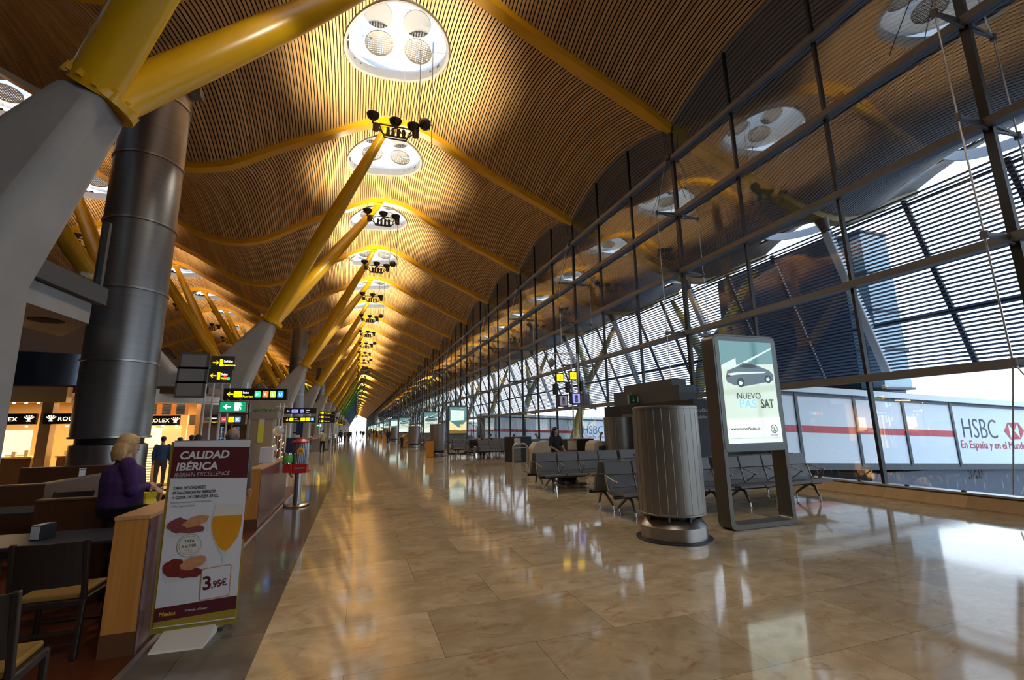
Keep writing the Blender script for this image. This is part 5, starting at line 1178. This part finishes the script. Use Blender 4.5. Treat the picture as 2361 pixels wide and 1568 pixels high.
SIT = dict(pel=(0, .12, .52), che=(0, .16, .87), nec=(0, .15, 1.03), hed=(0, .12, 1.175), shl=(-.175, .15, .975), shr=(.175, .15, .975), ell=(-.23, .05, .72), elr=(.23, .05, .72), wrl=(-.05, -.18, .66), wrr=(.05, -.2, .66),
           hil=(-.09, .08, .50), hir=(.09, .08, .50), knl=(-.10, -.36, .50), knr=(.10, -.36, .50), anl=(-.10, -.42, .09), anr=(.10, -.42, .09), ftl=(-.10, -.58, .035), ftr=(.10, -.58, .035))
CROSS = dict(SIT, knr=(.02, -.38, .58), anr=(-.18, -.50, .28), ftr=(-.24, -.62, .22))
person(6.33, 25.45, .1, 'bald man in a dark jacket sitting cross-legged at the bench end', CROSS, 1.74, M_TBLK, M_TGREY, M_GHAIR, hair='bald')
person(6.95, 26.45, 2.6, 'young man in a dark jacket sitting right behind the bald man', dict(SIT, wrl=(-.03, -.02, 1.08), ell=(-.2, -.05, .85)), 1.72, M_TBLK, M_TBLK, hair='short')
person(8.6, 30.15, PI, 'person with dark hair seen over the bench back below the bridge', SIT, 1.7)
person(5.0, 37.0, .0, 'woman in grey sitting beyond the nearest ochre bin', SIT, 1.7, M_TGREY, M_TGREY, hair='bob', hairm=M_DHAIR)
person(9.0, 26.5, PI, 'dark-haired person seated right of the black gate desk', SIT, 1.68, M_DENIM)
WALK = dict(knl=(-.10, -.16, .52), anl=(-.10, -.22, .12), ftl=(-.11, -.38, .06), knr=(.10, .03, .49), anr=(.10, .22, .12), ftr=(.11, .08, .04))
person(-2.27, 38.4, PI, 'man in a pale yellow shirt and black trousers walking away', dict(WALK, ell=(-.24, -.06, 1.12), wrl=(-.18, -.26, 1.0)), 1.74, M_KHAKI, M_TBLK, sleeve='short')
person(-3.75, 42.5, 1.35, 'person in a pale top leaning over onto a high table', dict(che=(0, -.26, 1.14), nec=(0, -.40, 1.22), hed=(0, -.52, 1.27), shl=(-.17, -.34, 1.2), shr=(.17, -.34, 1.2), ell=(-.2, -.55, 1.05), elr=(.2, -.55, 1.05), wrl=(-.1, -.78, 1.04), wrr=(.1, -.78, 1.04)), 1.7, M_PALE, M_TBLK)
person(-5.65, 31.7, PI-.5, 'woman in black with long black hair walking beside the kiosk', dict(WALK), 1.66, M_TBLK, M_TBLK, hair='long', sleeve='short')
person(-5.9, 18.15, PI+.2, 'boy in a blue hooded jacket in front of the bright watch window', {}, 1.6, M_DENIM, M_TGREY)
person(-5.45, 18.2, PI-.4, 'child with dark hair beside the boy in the blue jacket', {}, 1.56, M_TBLK, M_TBLK)
person(-4.93, 17.5, PI, 'dark-haired person partly hidden by the sign totem poles', {}, 1.63)
person(-4.62, 17.0, PI-.3, 'person in black left of the sign totem poles', {}, 1.63, hair='bob', hairm=M_DHAIR)
person(-1.68, 7.75, PI, 'bald grey-haired man whose head shows above the banner stand', {}, 1.76, M_TGREY, M_TBLK, M_GHAIR, skin=M_SKIND, hair='bald', near=True)
person(3.72, 55.6, .1, 'woman in black walking towards the camera down the hall', WALK, 1.68, hair='long')
for i, (a, b, c) in enumerate(((-1.75, 66.8, M_TBLK), (-1.2, 68, M_TGREY), (-.75, 70.6, M_TBLK))): person(a, b, PI+i*.4, 'traveller %s in the dark group by the moving walkway' % ('at the left', 'in the middle', 'at the right')[i], WALK, 1.74, c)
person(4.05, 42.9, 2.0, 'person bending beside the second ochre litter bin', dict(che=(0, -.22, 1.18), nec=(0, -.34, 1.27), hed=(0, -.45, 1.33), shl=(-.17, -.28, 1.24), shr=(.17, -.28, 1.24), ell=(-.2, -.36, .98), elr=(.2, -.36, .98), wrl=(-.1, -.45, .78), wrr=(.1, -.45, .78)), 1.66, mat('mustard_cloth', (.35, .22, .03), .9))
for i, (a, b) in enumerate(((1.6, 92), (2.6, 96), (3.9, 91.5), (.4, 104), (4.2, 112), (1.5, 125), (-.6, 84))): person(a, b, PI*i*.8, 'tiny distant traveller in dark clothes near the bright far end', WALK, 1.72, (M_TBLK, M_TGREY)[i % 2])
# luggage and small things
root = empty('trolley_case', (6.34, 9.45, 0), .2, label='red and white trolley case with blue handle beside the front bench', cat='suitcase')
mb = MB(); mb.box(-.2, .2, -.13, .13, .05, .74); bevel(mb.build('shell', M_CARD, root), .05, 4); mb = MB(); mb.box(-.205, -.02, -.135, .135, .3, .745); bevel(mb.build('red_side', M_RED, root), .05, 4)
mb = MB(); mb.tube([(-.09, .1, .7), (-.09, .1, 1.0)], .009, 6); mb.tube([(.09, .1, .7), (.09, .1, 1.0)], .009, 6); mb.build('handle_tube', M_CHROME, root); mb = MB(); mb.box(-.12, .12, .08, .12, .99, 1.03); mb.build('grip', M_NAVY, root)
for sx in (-.15, .15): mb = MB(); mb.tube([(sx-.02, .0, .035), (sx+.02, 0, .035)], .035, 10); mb.build('wheel', M_BLACK, root)
root = empty('travel_bag', (6.1, 13.02, 0), .3, label='black wheeled bag held by the woman in black', cat='bag')
mb = MB(); mb.box(-.28, .32, -.14, .14, .06, .95); bevel(mb.build('shell', M_TBLK, root), .08, 4)
for sx in (-.2, .25): mb = MB(); mb.tube([(sx, -.16, .06), (sx, .16, .06)], .06, 12); mb.build('wheel', M_BLACK, root)
root = empty('shopping_bag', (-2.5, 7.35, .46), label='yellow plastic bag on a chair beside the woman in purple', cat='bag')
mb = MB(); mb.lathe([(0, 0), (.13, .0), (.17, .12), (.15, .30), (.10, .42), (.13, .50)], n=10); o = mb.build('bag', mat('yellow_plastic', (.75, .58, .03), .4, noise=.4, nscale=9), root, 30)
mb = MB(); mb.lathe([(.172, .06), (.176, .14), (.165, .2)], n=10); mb.build('green_print', mat('green_print', (.35, .55, .03), .4), root, 30)
dup(c0, (-2.5, 7.35, 0), 2.2, label='dark bar chair holding the yellow plastic bag')
root = empty('high_table', (-2.95, 42.6, 0), label='grey high table where a person leans', cat='table'); mb = MB(); mb.box(-.35, .4, -.3, .3, 0, 1.02); mb.build('body', M_GREY, root); mb = MB(); mb.box(-.45, .5, -.35, .35, 1.02, 1.05); mb.build('top', M_DGREY, root)
mb = MB(); mb.box(.2, .3, -.305, -.3, .2, .8); mb.build('blue_notice', mat('blue_notice', (.05, .2, .6), .4), root)
# ------------------------------------------------------------------ lettering as meshes
_cache = {}
for o in [o for o in scene.objects if o.type == 'FONT']:
    if o.data.name not in _cache:
        _cache[o.data.name] = bpy.data.meshes.new_from_object(o)
    n = bpy.data.objects.new('lettering', _cache[o.data.name]); COL.objects.link(n); n.parent = o.parent
    n.location = o.location; n.rotation_euler = o.rotation_euler; n.scale = o.scale
    bpy.data.objects.remove(o)
